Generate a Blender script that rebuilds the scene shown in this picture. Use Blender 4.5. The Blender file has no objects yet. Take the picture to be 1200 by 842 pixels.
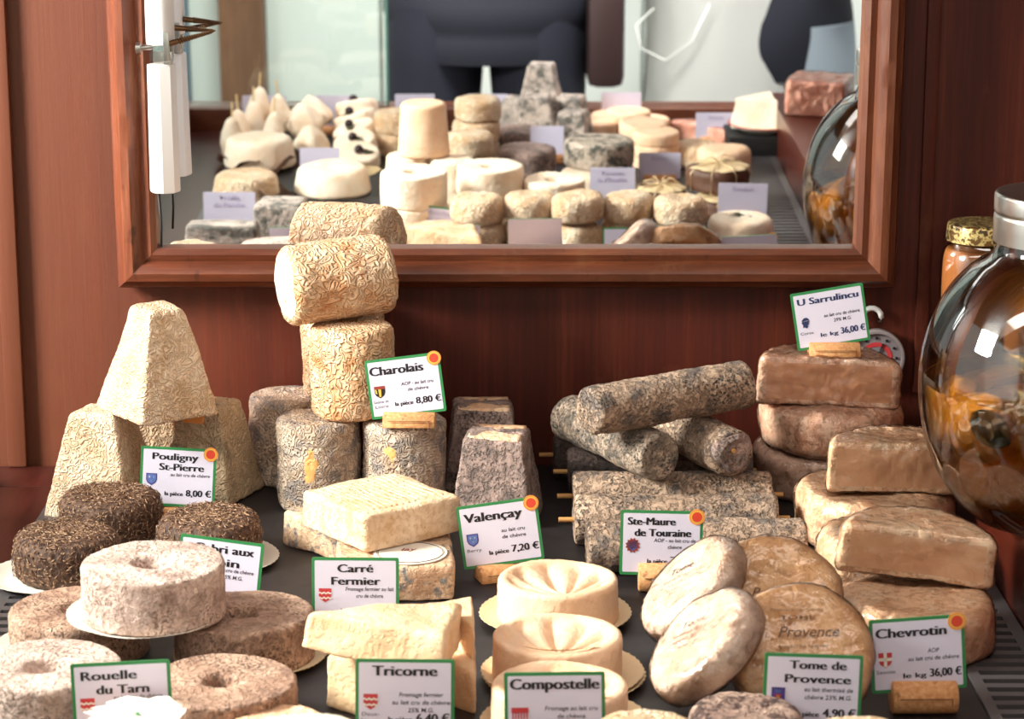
import bpy, bmesh, math, random
from mathutils import Vector, Matrix, noise
PI = math.pi
S = bpy.context.scene
COL = S.collection
random.seed(7)

# ------------------------------------------------------------------ camera, light, exposure
FPX, PITCH, CAM = 2833.0, math.radians(13.4), Vector((0, -2.18, .62))
cd = bpy.data.cameras.new('camera'); cam = bpy.data.objects.new('camera', cd); COL.objects.link(cam)
cam.location = CAM; cam.rotation_euler = (PI/2 - PITCH, 0, 0)
cd.sensor_width = 36; cd.lens = 36*FPX/1200; cd.clip_start = .02
cd.dof.use_dof = True; cd.dof.focus_distance = 2.0; cd.dof.aperture_fstop = 12.5
S.camera = cam
S.view_settings.view_transform = 'Standard'; S.view_settings.look = 'None'
S.view_settings.gamma = 1; S.view_settings.use_curve_mapping = False
S.view_settings.exposure = -.1
w = bpy.data.worlds.new('daylight'); S.world = w; w.use_nodes = True
w.node_tree.nodes['Background'].inputs[0].default_value = (1, .97, .95, 1)
w.node_tree.nodes['Background'].inputs[1].default_value = .9
def area(name, loc, target, sx, sy, power, col):
    l = bpy.data.lights.new(name, 'AREA'); l.shape = 'RECTANGLE'; l.size = sx; l.size_y = sy
    l.energy = power; l.color = col
    o = bpy.data.objects.new(name, l); COL.objects.link(o); o.location = loc
    o.rotation_euler = (Vector(target)-Vector(loc)).to_track_quat('-Z', 'Y').to_euler()
    return o
area('daylight_window', (-1.25, -.62, .92), (.05, -.25, .05), .45, .7, 150, (1, .96, .91))
area('street_fill', (.1, -1.5, 1.9), (.1, -3.0, -.4), 1.6, .5, 190, (1, .98, .95))  # fill added above the canopy to brighten the street panels and apron

area('overhead_fill', (.05, -.85, .985), (.05, -.85, 0), 1.2, .25, 5, (1, .93, .84))  # soft overhead fill added to lift the cheese backs in the mirror
# ------------------------------------------------------------------ point helpers
def ray(px, py):
    x = (px-600)/FPX; y = (421-py)/FPX
    f = Vector((0, math.cos(PITCH), -math.sin(PITCH))); u = Vector((0, math.sin(PITCH), math.cos(PITCH)))
    return (f+u*y+Vector((x, 0, 0))).normalized()
def at(px, py, z=0.):
    d = ray(px, py); return CAM+d*((z-CAM.z)/d.z)
TILT = math.radians(2.0); MIR0 = Vector((0, -.02, .21)); MN = Vector((0, -math.cos(TILT), -math.sin(TILT)))
def mir(px, py, z=0.):          # the real place of something seen in the mirror, standing at height z
    d = ray(px, py); t = ((MIR0-CAM).dot(MN))/d.dot(MN); q = CAM+d*t; r = d-MN*(2*d.dot(MN))
    return q+r*((z-q.z)/r.z)

# ------------------------------------------------------------------ materials
def srgb(h):
    h = h.lstrip('#'); c = [int(h[i:i+2], 16)/255 for i in (0, 2, 4)]
    return tuple(x/12.92 if x <= .04045 else ((x+.055)/1.055)**2.4 for x in c)+(1,)
class NT:
    def __init__(s, name):
        s.m = bpy.data.materials.new(name); s.m.use_nodes = True; s.t = s.m.node_tree; s.t.nodes.clear()
        s.out = s.n('ShaderNodeOutputMaterial')
    def n(s, typ, **kw):
        x = s.t.nodes.new(typ)
        for k, v in kw.items():
            if k.startswith('i_'): x.inputs[k[2:].replace('_', ' ')].default_value = v
            else: setattr(x, k, v)
        return x
    def l(s, a, b): s.t.links.new(a, b)
    def coords(s, scale=(1, 1, 1), rnd=True):
        tc = s.n('ShaderNodeTexCoord'); mp = s.n('ShaderNodeMapping'); mp.inputs['Scale'].default_value = scale
        s.l(tc.outputs['Object'], mp.inputs['Vector'])
        if rnd:
            oi = s.n('ShaderNodeObjectInfo'); mm = s.n('ShaderNodeMath', operation='MULTIPLY'); mm.inputs[1].default_value = 7.3
            s.l(oi.outputs['Random'], mm.inputs[0]); cb = s.n('ShaderNodeCombineXYZ')
            for i in range(3): s.l(mm.outputs[0], cb.inputs[i])
            s.l(cb.outputs[0], mp.inputs['Location'])
        return mp.outputs[0]
    def noise(s, vec, scale, detail=3, rough=.55, typ='FBM', dist=0):
        x = s.n('ShaderNodeTexNoise'); x.noise_type = typ; x.inputs['Scale'].default_value = scale
        x.inputs['Detail'].default_value = detail; x.inputs['Roughness'].default_value = rough
        x.inputs['Distortion'].default_value = dist
        s.l(vec, x.inputs['Vector']); return x.outputs['Fac']
    def ramp(s, fac, stops):
        r = s.n('ShaderNodeValToRGB'); e = r.color_ramp.elements
        while len(e) < len(stops): e.new(.5)
        for el, (p, c) in zip(e, stops): el.position = p; el.color = c if len(c) == 4 else (*c, 1)
        s.l(fac, r.inputs[0]); return r.outputs[0]
    def mix(s, fac, a, b, typ='MIX'):
        x = s.n('ShaderNodeMix', data_type='RGBA', blend_type=typ)
        for v, i in ((fac, 0), (a, 6), (b, 7)):
            if hasattr(v, 'links'): s.l(v, x.inputs[i])
            else: x.inputs[i].default_value = v
        return x.outputs[2]
    def bsdf(s, col, rough=.6, bump=None, bstr=.5, bdist=.002, **kw):
        b = s.n('ShaderNodeBsdfPrincipled')
        for v, k in ((col, 'Base Color'), (rough, 'Roughness')):
            if hasattr(v, 'links'): s.l(v, b.inputs[k])
            else: b.inputs[k].default_value = v
        for k, v in kw.items(): b.inputs[k.replace('_', ' ')].default_value = v
        if bump is not None:
            bp = s.n('ShaderNodeBump'); bp.inputs['Strength'].default_value = bstr; bp.inputs['Distance'].default_value = bdist
            s.l(bump, bp.inputs['Height']); s.l(bp.outputs[0], b.inputs['Normal'])
        s.l(b.outputs[0], s.out.inputs[0]); return b
def g(v): return (v, v, v, 1)
def plain(name, hexc, rough=.5, metal=0, **kw):
    t = NT(name); t.bsdf(srgb(hexc), rough, Metallic=metal, **kw); return t.m
def tone(h):
    c = [x/255 for x in (int(h[1:3], 16), int(h[3:5], 16), int(h[5:7], 16))]; k = (1.055, .985, .985)
    c = [min(.96, (x**1.12)*q) for x, q in zip(c, k)]; return '#'+''.join('%02x' % int(round(x*255)) for x in c)
def rind(name, a, b, spot=None, spot_at=(.55, .68), spot_scale=45, wr=260, bstr=.7, bdist=.0022, crease=None, dist=.8, rough=.72, sss=.0, speck=None, lab=False):
    """goat cheese rind: two mottled tones, patches of mould, a wrinkled skin"""
    a, b = tone(a), tone(b); spot = spot and tone(spot); crease = crease and tone(crease); speck = speck and tone(speck); wr *= .62
    t = NT(name); v = t.coords()
    n1 = t.noise(v, 38, 4, .6); c = t.ramp(n1, [(.36, srgb(a)), (.64, srgb(b))])
    w1 = t.noise(v, wr*.86, 1.0, .5, 'FBM', .3) if lab else t.noise(v, wr*1.1, 4, .62)
    m = t.n('ShaderNodeMath', operation='MULTIPLY'); t.l(w1, m.inputs[0]); m.inputs[1].default_value = 36 if lab else 13
    ab = t.n('ShaderNodeMath', operation='SINE'); t.l(m.outputs[0], ab.inputs[0])
    vr = t.n('ShaderNodeMapRange', interpolation_type='SMOOTHSTEP'); t.l(ab.outputs[0], vr.inputs[0]); vr.inputs[1].default_value = -1; vr.inputs[2].default_value = .75
    vein = vr.outputs[0]
    if crease:
        ms = t.noise(v, 55, 2); mk = t.n('ShaderNodeMath', operation='MULTIPLY'); t.l(t.ramp(vein, [(.0, g(.6)), (.42, g(0))]), mk.inputs[0]); t.l(t.ramp(ms, [(.35, g(.25)), (.65, g(1))]), mk.inputs[1])
        c = t.mix(mk.outputs[0], c, srgb(crease))
    if spot:
        n2 = t.noise(v, spot_scale, 5, .65); c = t.mix(t.ramp(n2, [(spot_at[0], g(0)), (spot_at[1], g(1))]), c, srgb(spot))
    if speck:
        n3 = t.noise(v, 420, 2, .5); n4 = t.noise(v, 30, 2)
        mm = t.n('ShaderNodeMath', operation='MULTIPLY'); t.l(t.ramp(n3, [(.5, g(0)), (.62, g(1))]), mm.inputs[0])
        t.l(t.ramp(n4, [(.4, g(.15)), (.6, g(1))]), mm.inputs[1]); c = t.mix(mm.outputs[0], c, srgb(speck))
    fine = t.noise(v, 900, 2)
    ad = t.n('ShaderNodeMath', operation='MULTIPLY_ADD'); t.l(fine, ad.inputs[0]); ad.inputs[1].default_value = .25; t.l(vein, ad.inputs[2])
    kw = dict(Subsurface_Weight=sss, Subsurface_Scale=.004, Subsurface_Radius=(1, .6, .35)) if sss else {}
    t.bsdf(c, rough, ad.outputs[0], bstr, bdist, **kw); return t.m
def wood(name, a, b, c3, scale=(30, 30, 2.2), rough=.4, worn=None, coat=.0, left_tint=None):
    t = NT(name); v = t.coords(scale, False)
    n1 = t.noise(v, 1.0, 6, .6, dist=.6); n2 = t.noise(v, 7, 4, .7)
    c = t.ramp(n1, [(.3, srgb(a)), (.55, srgb(b)), (.75, srgb(c3))])
    c = t.mix(t.ramp(n2, [(.42, g(.5)), (.6, g(0))]), c, srgb(a))
    if worn:
        v2 = t.coords((1, 1, .35), False); n3 = t.noise(v2, 22, 5, .7)
        c = t.mix(t.ramp(n3, [(.58, g(0)), (.8, g(.55))]), c, srgb(worn))
        n4 = t.noise(v2, 60, 3, .6); c = t.mix(t.ramp(n4, [(.66, g(0)), (.72, g(.8))]), c, srgb('#3a1c10'))
    if left_tint:  # blends an extra colour in towards negative x, broken up by grain noise
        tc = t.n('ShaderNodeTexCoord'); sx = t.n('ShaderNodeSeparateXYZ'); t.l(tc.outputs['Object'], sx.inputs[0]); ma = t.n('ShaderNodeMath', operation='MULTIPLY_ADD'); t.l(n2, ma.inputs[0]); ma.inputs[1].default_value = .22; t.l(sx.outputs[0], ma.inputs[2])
        mr = t.n('ShaderNodeMapRange'); t.l(ma.outputs[0], mr.inputs[0]); mr.inputs[1].default_value = -.05; mr.inputs[2].default_value = -.36; c = t.mix(mr.outputs[0], c, srgb(left_tint))
    t.bsdf(c, rough, n2, .25, .001, Specular_IOR_Level=.3, Coat_Weight=coat, Coat_Roughness=.25); return t.m
M = {}
M['pyr'] = rind('wrinkled_cream_rind', '#d8c5a4', '#eadfc6', '#b9a27c', (.6, .8), 40, 270, .8, .0022, '#b18d5c', 1.0, lab=True)
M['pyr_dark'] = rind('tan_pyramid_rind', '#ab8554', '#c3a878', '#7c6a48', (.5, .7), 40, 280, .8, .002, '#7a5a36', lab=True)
M['pyr_grey'] = rind('grey_cream_rind', '#b9aa8c', '#cbbd9d', '#8d8770', (.5, .7), 40, 280, .8, .002, '#8d7650', lab=True)
M['charo'] = rind('ochre_cylinder_rind', '#d9b98d', '#ead9ba', '#c98f58', (.52, .7), 32, 210, .9, .003, '#bd8a55', 1.2, lab=True)
M['charo_blue'] = rind('bluish_cylinder_rind', '#b7a58c', '#d6cbb8', '#8f8a83', (.47, .62), 60, 260, .9, .003, '#8a7c69', 1.2, lab=True)
M['paste_end'] = rind('pale_cream_end', '#ece0c4', '#f4ecd6', None, wr=200, bstr=.35, crease='#d9c59c')
M['ash'] = rind('ash_grey_rind', '#93837a', '#b5a398', '#665c58', (.5, .66), 50, 300, .8, .002, '#6e6259', 1.2, speck='#4f4842')
M['ash_log'] = rind('ash_log_rind', '#ab9781', '#cfbba2', '#787068', (.5, .63), 42, 330, 1.0, .0025, '#7d6a58', 1.5, speck='#4b443e')
M['ash_log_blue'] = rind('bluish_log_rind', '#a89a88', '#c8b9a4', '#7c776c', (.45, .6), 60, 330, .9, .0022, '#6f675a', 1.5, speck='#4b4a46')
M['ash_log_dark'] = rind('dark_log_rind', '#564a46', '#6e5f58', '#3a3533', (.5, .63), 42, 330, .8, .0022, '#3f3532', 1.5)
M['rouelle'] = rind('grey_white_ring_rind', '#bfb0a4', '#dccfc2', '#a08f83', (.5, .68), 34, 340, .7, .0018, '#9a8b7e', 1.2, speck='#8b7a6c')
M['rouelle_brown'] = rind('brownish_ring_rind', '#a88c76', '#c9b19a', '#84695a', (.5, .68), 34, 340, .8, .0018, '#84694f', 1.2, speck='#6a5747')
M['rouelle_dark'] = rind('dark_grey_ring_rind', '#847568', '#a69484', '#645a52', (.5, .66), 40, 340, .8, .0018, '#5e564c', 1.2, speck='#4a443e')
M['carre'] = rind('cream_square_rind', '#d8c09a', '#e8dabd', '#c9a878', (.55, .75), 40, 300, .6, .0015, '#c09c6c')
M['carre_blue'] = rind('blue_veined_rind', '#c6a888', '#ddc9a9', '#7f8484', (.53, .62), 75, 300, .6, .0015, '#a58463')
M['tri'] = rind('ivory_soft_rind', '#dcc499', '#e8d6b2', '#d8b880', (.58, .8), 45, 260, .4, .0016, None)
M['ivory'] = rind('bright_ivory_rind', '#eedfc4', '#f5ecd8', '#e2c9a0', (.58, .8), 40, 300, .35, .0014, None)
M['dish_rind'] = rind('pale_moulded_rind', '#e0c6a2', '#ead6b8', '#d2a671', (.6, .8), 40, 320, .3, .001, None)
M['tome_white'] = rind('white_bloom_rind', '#cbb49c', '#e4d6c3', '#a98a70', (.52, .7), 50, 260, .6, .0018, None)
M['tome_brown'] = rind('tan_wrapped_rind', '#d0a878', '#e4c79c', '#b2865a', (.52, .7), 60, 240, .6, .0018, None)
M['tan'] = rind('tan_rind', '#e4c09a', '#f2d8b8', '#cda47c', (.52, .7), 45, 260, .6, .0018, '#a87c55')
M['tan_grey'] = rind('pinkish_grey_rind', '#c4a690', '#d9c2ae', '#a58a78', (.5, .7), 45, 260, .5, .0016, '#94765f')
M['sarr'] = rind('salmon_brown_rind', '#e0b89a', '#f0d4ba', '#c89a7c', (.5, .7), 45, 260, .6, .0018, '#94694c')
M['cut'] = rind('cut_paste', '#cf9f7c', '#d8ac88', None, wr=120, bstr=.12, crease=None, rough=.35)
M['cut_pale'] = rind('pale_cut_paste', '#dab48e', '#e4c09a', None, wr=120, bstr=.12, crease=None, rough=.35)
M['bouchon'] = rind('wrinkled_bouchon_rind', '#e4cba4', '#f2e6cc', '#d2ae7c', (.55, .75), 60, 240, .9, .003, '#b88f5d', 1.2, lab=True)
M['grey_white'] = rind('grey_mottled_rind', '#a9a69d', '#cfcabd', '#6f7069', (.48, .6), 60, 300, .7, .002, None, speck='#5a5c58')
M['grey_big'] = rind('ash_dusted_rind', '#cfcabb', '#bdb7a5', '#5b5f58', (.5, .6), 45, 300, .8, .0025, None, speck='#55574f')
t = NT('seed_crust'); v = t.coords(); n1 = t.noise(v, 260, 3, .6)
t.bsdf(t.ramp(n1, [(.35, srgb('#38241a')), (.55, srgb('#5c3e2e')), (.7, srgb('#8c684c'))]), .75, n1, .8, .002); M['crust'] = t.m
t = NT('dried_herb'); v = t.coords(); n1 = t.noise(v, 480, 2, .6)
t.bsdf(t.ramp(n1, [(.34, srgb('#4a3022')), (.52, srgb('#7a553d')), (.68, srgb('#bd9874'))]), .7); M['herb'] = t.m
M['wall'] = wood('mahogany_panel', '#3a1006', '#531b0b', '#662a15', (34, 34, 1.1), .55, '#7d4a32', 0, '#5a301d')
M['frame'] = wood('worn_mahogany_frame', '#542818', '#733f28', '#8e5a3e', (40, 40, 3), .42, '#9a7257', .2)
M['frame_h'] = wood('worn_mahogany_rail', '#431f10', '#602f1a', '#7d482b', (3, 40, 40), .4, '#6f482f', .2)
M['ledge'] = wood('dark_ledge_wood', '#2c0f0a', '#3d1710', '#4c2016', (30, 2.5, 30), .38, None, .3)
M['rail'] = wood('red_brown_rail', '#431509', '#591f10', '#6b2b18', (30, 2.5, 30), .35, None, .3)
M['shop_ceiling'] = wood('dark_canopy_wood', '#3a1d14', '#4a261a', '#573021', (3, 30, 30), .5)
M['tray'] = NT('dark_slate_tray'); v = M['tray'].coords(rnd=False); n1 = M['tray'].noise(v, 60, 4)
M['tray'].bsdf(M['tray'].ramp(n1, [(.35, srgb('#171112')), (.65, srgb('#221a1b'))]), .55, n1, .15, .001); M['tray'] = M['tray'].m
M['vent'] = plain('grey_metal_grille', '#5f5a5b', .42, .4)
M['black'] = plain('matt_black', '#0d0b0b', .6)
M['paper'] = plain('white_paper', '#eadfd2', .75)
M['doily'] = plain('cream_paper', '#ead2ac', .75)
M['card_white'] = plain('glossy_white_card', '#d9cfdf', .3)
M['card_back'] = plain('lilac_card_back', '#cfc9de', .5)
M['ghost'] = plain('faint_show_through_print', '#b3a9ca', .6)
M['green'] = plain('green_print', '#2f7d46', .4)
M['ink'] = plain('black_ink', '#120f16', .5)
M['ink_soft'] = plain('soft_grey_ink', '#37323c', .5)
M['ink_blue'] = plain('navy_ink', '#27305a', .5)
M['red'] = plain('red_print', '#c0363a', .45)
M['blue'] = plain('blue_print', '#5a6fae', .45)
M['violet'] = plain('violet_print', '#46337a', .45)
M['yellow'] = plain('yellow_print', '#e2b24a', .45)
M['orange'] = plain('orange_seal', '#e8903f', .4)
M['seal_red'] = plain('red_seal_centre', '#d4402a', .4)
M['brown_ink'] = plain('brown_print', '#6b4326', .5)
M['ink_red'] = plain('dark_red_handwriting', '#8e2f24', .5)
t = NT('cork'); v = t.coords(); n1 = t.noise(v, 300, 3, .6); n2 = t.noise(v, 140, 2)
c = t.ramp(n1, [(.35, srgb('#c07d4a')), (.65, srgb('#d8a06c'))]); c = t.mix(t.ramp(n2, [(.62, g(0)), (.7, g(.8))]), c, srgb('#8d5530'))
t.bsdf(c, .75, n1, .3, .001); M['cork'] = t.m
M['cork_print'] = plain('burnt_cork_print', '#7a4a2a', .7)
M['white_plastic'] = plain('white_plastic', '#e6e0de', .35)
M['steel'] = plain('brushed_steel', '#b9b4ae', .28, 1)
M['bolt'] = plain('tarnished_brass', '#6e5138', .4, 1)
M['straw'] = plain('golden_straw', '#c08a4e', .6)
M['leaf'] = plain('dry_brown_leaf', '#5d3a28', .6)
M['leaf_green'] = plain('dull_green_leaf', '#6d6a4e', .6)
M['raffia'] = plain('pale_raffia', '#d8bd92', .6)
M['berry'] = plain('dark_berry', '#2a1418', .25)
M['stick'] = plain('wooden_pick', '#e0c48e', .6)
M['yolk'] = rind('oil_soaked_cheese', '#e8a63a', '#f4c060', '#cc8826', (.55, .75), 50, 200, .4, .002)
M['paste_jar'] = plain('orange_brown_paste', '#b8733f', .35)
M['gold'] = plain('gold_lid', '#a98544', .3, 1)
M['dark_leaf'] = plain('oil_dark_leaf', '#3a3a22', .4)
M['red_rim'] = plain('red_plate', '#b2433a', .3)
M['pink'] = rind('pink_wrapped_block', '#d9a48c', '#e8c2ac', '#c27f66', (.5, .7), 50, 200, .4, .002)
def thin_clear(name, tint, rough, low, fres, bump=None):
    t = NT(name); tr = t.n('ShaderNodeBsdfTransparent'); tr.inputs[0].default_value = tint
    gl = t.n('ShaderNodeBsdfGlossy'); gl.inputs['Roughness'].default_value = rough
    lw = t.n('ShaderNodeLayerWeight'); lw.inputs[0].default_value = fres
    mr = t.n('ShaderNodeMapRange'); mr.inputs[3].default_value = low; mr.inputs[4].default_value = .9
    t.l(lw.outputs['Fresnel'], mr.inputs[0]); mx = t.n('ShaderNodeMixShader')
    t.l(mr.outputs[0], mx.inputs[0]); t.l(tr.outputs[0], mx.inputs[1]); t.l(gl.outputs[0], mx.inputs[2])
    if bump:
        v = t.coords(); n = t.noise(v, bump[0], 3, .6, 'FBM', 1.5); b = t.n('ShaderNodeBump'); b.inputs['Strength'].default_value = bump[1]
        b.inputs['Distance'].default_value = .003; t.l(n, b.inputs['Height']); t.l(b.outputs[0], gl.inputs['Normal']); t.l(b.outputs[0], lw.inputs['Normal'])
    t.l(mx.outputs[0], t.out.inputs[0]); return t.m
M['wrap'] = thin_clear('clinging_clear_film', (.995, .995, .995, 1), .07, .03, .28, (46, .8))
M['pane'] = thin_clear('greenish_window_glass', (.93, .975, .96, 1), .0, .03, .3)
M['jar_glass'] = thin_clear('clear_jar_glass', (.985, .99, .985, 1), .02, .11, .46)
t = NT('amber_oil'); b = t.bsdf((.97, .74, .30, 1), .0, Transmission_Weight=1, IOR=1.2); tr = t.n('ShaderNodeBsdfTransparent'); tr.inputs[0].default_value = (.97, .78, .38, 1)
mxs = t.n('ShaderNodeMixShader'); mxs.inputs[0].default_value = .55; t.l(tr.outputs[0], mxs.inputs[1]); t.l(b.outputs[0], mxs.inputs[2]); t.l(mxs.outputs[0], t.out.inputs[0]); M['oil'] = t.m
t = NT('silvered_mirror'); b = t.bsdf((.93, .94, .95, 1), .0, Metallic=1); M['mirror'] = t.m
M['green_edge'] = plain('green_glass_edge', '#5f8f84', .2)
M['panel_white'] = plain('pale_painted_panel', '#cfd6cd', .7)
M['panel_blue'] = plain('grey_blue_post', '#5f7684', .6)
M['post_brown'] = wood('brown_door_post', '#5f4330', '#7a5840', '#8c6a50', (30, 30, 2), .6)
M['pavement'] = plain('grey_pavement', '#8b8a86', .9)
M['navy'] = plain('navy_quilted_cloth', '#0c101d', .75)
M['navy2'] = plain('dark_denim', '#0b0f1e', .85)
M['apron'] = plain('pale_canvas_apron', '#e2e3dc', .9)
M['jean'] = plain('faded_grey_blue_cloth', '#8b98a0', .9)
M['skin'] = plain('skin', '#b98266', .5)
M['hair'] = plain('dark_hair', '#2a1d16', .6)
M['bag'] = plain('dark_brown_leather', '#2e1d1b', .5)

# ------------------------------------------------------------------ object helpers
def obj(name, mesh, mats=None, parent=None, loc=None, rot=None):
    o = bpy.data.objects.new(name, mesh); COL.objects.link(o)
    if mats is not None and len(mesh.materials) == 0:
        for m in (mats if isinstance(mats, (list, tuple)) else [mats]): mesh.materials.append(m)
    if parent: o.parent = parent
    if loc is not None: o.location = loc
    if rot is not None: o.rotation_euler = rot
    return o
def tag(o, label=None, cat=None, group=None, kind=None):
    if label: o['label'] = label
    if cat: o['category'] = cat
    if group: o['group'] = group
    if kind: o['kind'] = kind
    return o
def empty(name, loc, rot=(0, 0, 0)):
    o = bpy.data.objects.new(name, None); COL.objects.link(o); o.location = loc; o.rotation_euler = rot
    o.empty_display_size = .02; return o
def struct(name, mesh, mats): o = obj(name, mesh, mats); o['kind'] = 'structure'; return o
def bm_mesh(bm, name, smooth=True, sharp=None):
    me = bpy.data.meshes.new(name); bm.normal_update(); bm.to_mesh(me); bm.free()
    if smooth:
        me.polygons.foreach_set('use_smooth', [True]*len(me.polygons))
        if sharp: me.set_sharp_from_angle(angle=math.radians(sharp))
    return me
def add_box(bm, lo, hi, bev=0, mat=0):
    r = bmesh.ops.create_cube(bm, size=1); vs = r['verts']
    for v in vs: v.co = Vector([(lo[i]+hi[i])/2+v.co[i]*(hi[i]-lo[i]) for i in range(3)])
    fs = list({f for v in vs for f in v.link_faces})
    for f in fs: f.material_index = mat
    if bev: bmesh.ops.bevel(bm, geom=list({e for v in vs for e in v.link_edges}), offset=bev, segments=2, affect='EDGES', profile=.6)
def box(name, lo, hi, bev=0, sharp=40):
    bm = bmesh.new(); add_box(bm, lo, hi, bev); return bm_mesh(bm, name, bev > 0, sharp)
def fillet(pts, rads, n=5):
    out = []
    for i, p in enumerate(pts):
        r = rads[i]
        if not r: out.append(Vector(p)); continue
        a, b, c = Vector(pts[i-1]), Vector(p), Vector(pts[(i+1) % len(pts)])
        d1 = (a-b); d2 = (c-b); r1 = min(r, d1.length*.49, d2.length*.49)
        s, e = b+d1.normalized()*r1, b+d2.normalized()*r1
        for k in range(n+1):
            t = k/n; out.append(s*(1-t)**2+b*2*t*(1-t)+e*t*t)
    return out
def resample(pts, step):
    out = [pts[0]]
    for a, b in zip(pts, pts[1:]):
        n = max(1, round((b-a).length/step))
        for k in range(1, n+1): out.append(a.lerp(b, k/n))
    return out
def lathe(prof, seg=120, shape=None, step=.0025, close=True):
    """revolve an (r, z) outline; shape(theta) stretches the radius (square, triangle, half disc)"""
    bm = bmesh.new(); pts = resample([Vector(p) for p in prof], step); rings = []
    for p in pts:
        if p.x < 1e-6: rings.append([bm.verts.new((0, 0, p.y))])
        else:
            ring = []
            for k in range(seg):
                th = 2*PI*k/seg; r = p.x*(shape(th) if shape else 1)
                ring.append(bm.verts.new((r*math.cos(th), r*math.sin(th), p.y)))
            rings.append(ring)
    for a, b in zip(rings, rings[1:]):
        if len(a) == 1 and len(b) == 1: continue
        for k in range(seg):
            k2 = (k+1) % seg
            if len(a) == 1: bm.faces.new((a[0], b[k2], b[k]))
            elif len(b) == 1: bm.faces.new((a[k], a[k2], b[0]))
            else: bm.faces.new((a[k], a[k2], b[k2], b[k]))
    bmesh.ops.recalc_face_normals(bm, faces=bm.faces)
    return bm
def displace(bm, amp=.0006, scale=180, warp=.0015, wscale=18, seed=0, mode='vein', cond=None):
    bm.normal_update(); off = Vector((seed*3.7+1.3, seed*1.9, seed*2.3))
    for v in bm.verts:
        p = v.co.copy(); d = warp*noise.noise(p*wscale+off)
        q = p*scale*(.62 if mode == 'vein' else 1)+off
        if mode == 'vein': d += .9*amp*noise.fractal(q, .7, 2, 2)
        else: d += amp*noise.fractal(q, .8, 2, 3)
        if cond: d *= cond(p)
        v.co = p+v.normal*d
    return bm
def poly_shape(normals, p=16):
    def f(th):
        u = Vector((math.cos(th), math.sin(th))); s = 0
        for n, d in normals:
            c = max(0, n[0]*u.x+n[1]*u.y)/d; s += c**p
        return s**(-1/p)
    return f
def ngon_shape(angles, ds, p=16): return poly_shape([((math.cos(a), math.sin(a)), d) for a, d in zip(angles, ds)], p)
SQUARE = ngon_shape([0, PI/2, PI, 1.5*PI], [1, 1, 1, 1], 22)
OFF = .42
def half_shape(th):
    ux, uy = math.cos(th), math.sin(th); t = -OFF*uy+math.sqrt(max(0, 1-OFF*OFF+(OFF*uy)**2))
    return ((max(0, -uy)/OFF)**26+(1/t)**26)**(-1/26)
def disc_prof(r, h, bev=.006, top_r=None, sag=0, bot=.6):
    tr = top_r or r
    if sag: return [(0, 0)]+fillet([(0, 0), (r, 0), (tr, h), (0, h-sag)], [0, bev*bot, bev, 0])[1:]
    return fillet([(0, 0), (r, 0), (tr, h), (0, h)], [0, bev*bot, bev, 0])
def bulge(bm, h, amt):
    for v in bm.verts:
        k = max(0, 1-((v.co.z-h/2)/(h/2))**2)*amt; r = math.hypot(v.co.x, v.co.y)
        if r > 1e-5: v.co.x *= 1+k; v.co.y *= 1+k
    return bm
def curve_tube(bm, pts, r, seg=8, r_end=None):
    pts = [Vector(p) for p in pts]; rings = []; n = len(pts)
    for i, p in enumerate(pts):
        d = (pts[min(i+1, n-1)]-pts[max(i-1, 0)]).normalized()
        a = d.cross(Vector((0, 0, 1))); a = a.normalized() if a.length > 1e-3 else Vector((1, 0, 0)); b = d.cross(a)
        rr = r if r_end is None else r+(r_end-r)*i/(n-1)
        rings.append([bm.verts.new(p+(a*math.cos(2*PI*k/seg)+b*math.sin(2*PI*k/seg))*rr) for k in range(seg)])
    for A, B in zip(rings, rings[1:]):
        for k in range(seg): bm.faces.new((A[k], A[(k+1) % seg], B[(k+1) % seg], B[k]))
    bm.faces.new(rings[0][::-1]); bm.faces.new(rings[-1])
    bmesh.ops.recalc_face_normals(bm, faces=bm.faces)
    return bm
def sub_mesh(bm, test):
    """lift the faces that pass the test out into a mesh of their own"""
    b2 = bm.copy(); bm.normal_update(); b2.normal_update()
    kill = [f for f in b2.faces if not test(f)]; bmesh.ops.delete(b2, geom=kill, context='FACES')
    kill = [f for f in bm.faces if test(f)]; bmesh.ops.delete(bm, geom=kill, context='FACES')
    return b2
def shell(me, off, seed=0, crinkle=.0012):
    """a loose skin of film around a mesh"""
    bm = bmesh.new(); bm.from_mesh(me); bm.normal_update(); o = Vector((seed*5.1, seed, 2.2))
    for v in bm.verts:
        q = v.co*45+o
        v.co = v.co+v.normal*(off+crinkle*(abs(noise.noise(q+Vector((noise.noise(q*1.7), noise.noise(q*1.3), 0))))*2-.2))
    return bm_mesh(bm, 'film')
def text_mesh(s, width=None, cap=.006, bold=0, shear=0, align='CENTER', name='lettering', heavy=0):
    c = bpy.data.curves.new(name, 'FONT'); c.body = s; c.size = 1; c.offset = bold; c.shear = shear; c.resolution_u = 3
    c.align_x = align; o = bpy.data.objects.new(name, c); COL.objects.link(o)
    dg = bpy.context.evaluated_depsgraph_get(); me = bpy.data.meshes.new_from_object(o.evaluated_get(dg), depsgraph=dg)
    bpy.data.objects.remove(o); bpy.data.curves.remove(c)
    xs = [v.co.x for v in me.vertices]; wd = max(xs)-min(xs)
    sy = cap/.72; sx = sy if width is None else width/wd
    me.transform(Matrix.Diagonal((sx, sy, 1, 1))); me.materials.clear()
    if heavy:                          # a heavier face: the stems grow sideways, the thin bars keep their height
        bm = bmesh.new()
        for k in (-1, 0, 1):
            n0 = len(bm.verts); bm.from_mesh(me); bm.verts.ensure_lookup_table()
            for v in bm.verts[n0:]: v.co.x += k*heavy*cap; v.co.z += .00002*k
        bm.to_mesh(me); bm.free()
    return me
FACE = Matrix.Rotation(PI/2, 4, 'X')            # lettering laid in XY turned to stand up and face -Y
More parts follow.
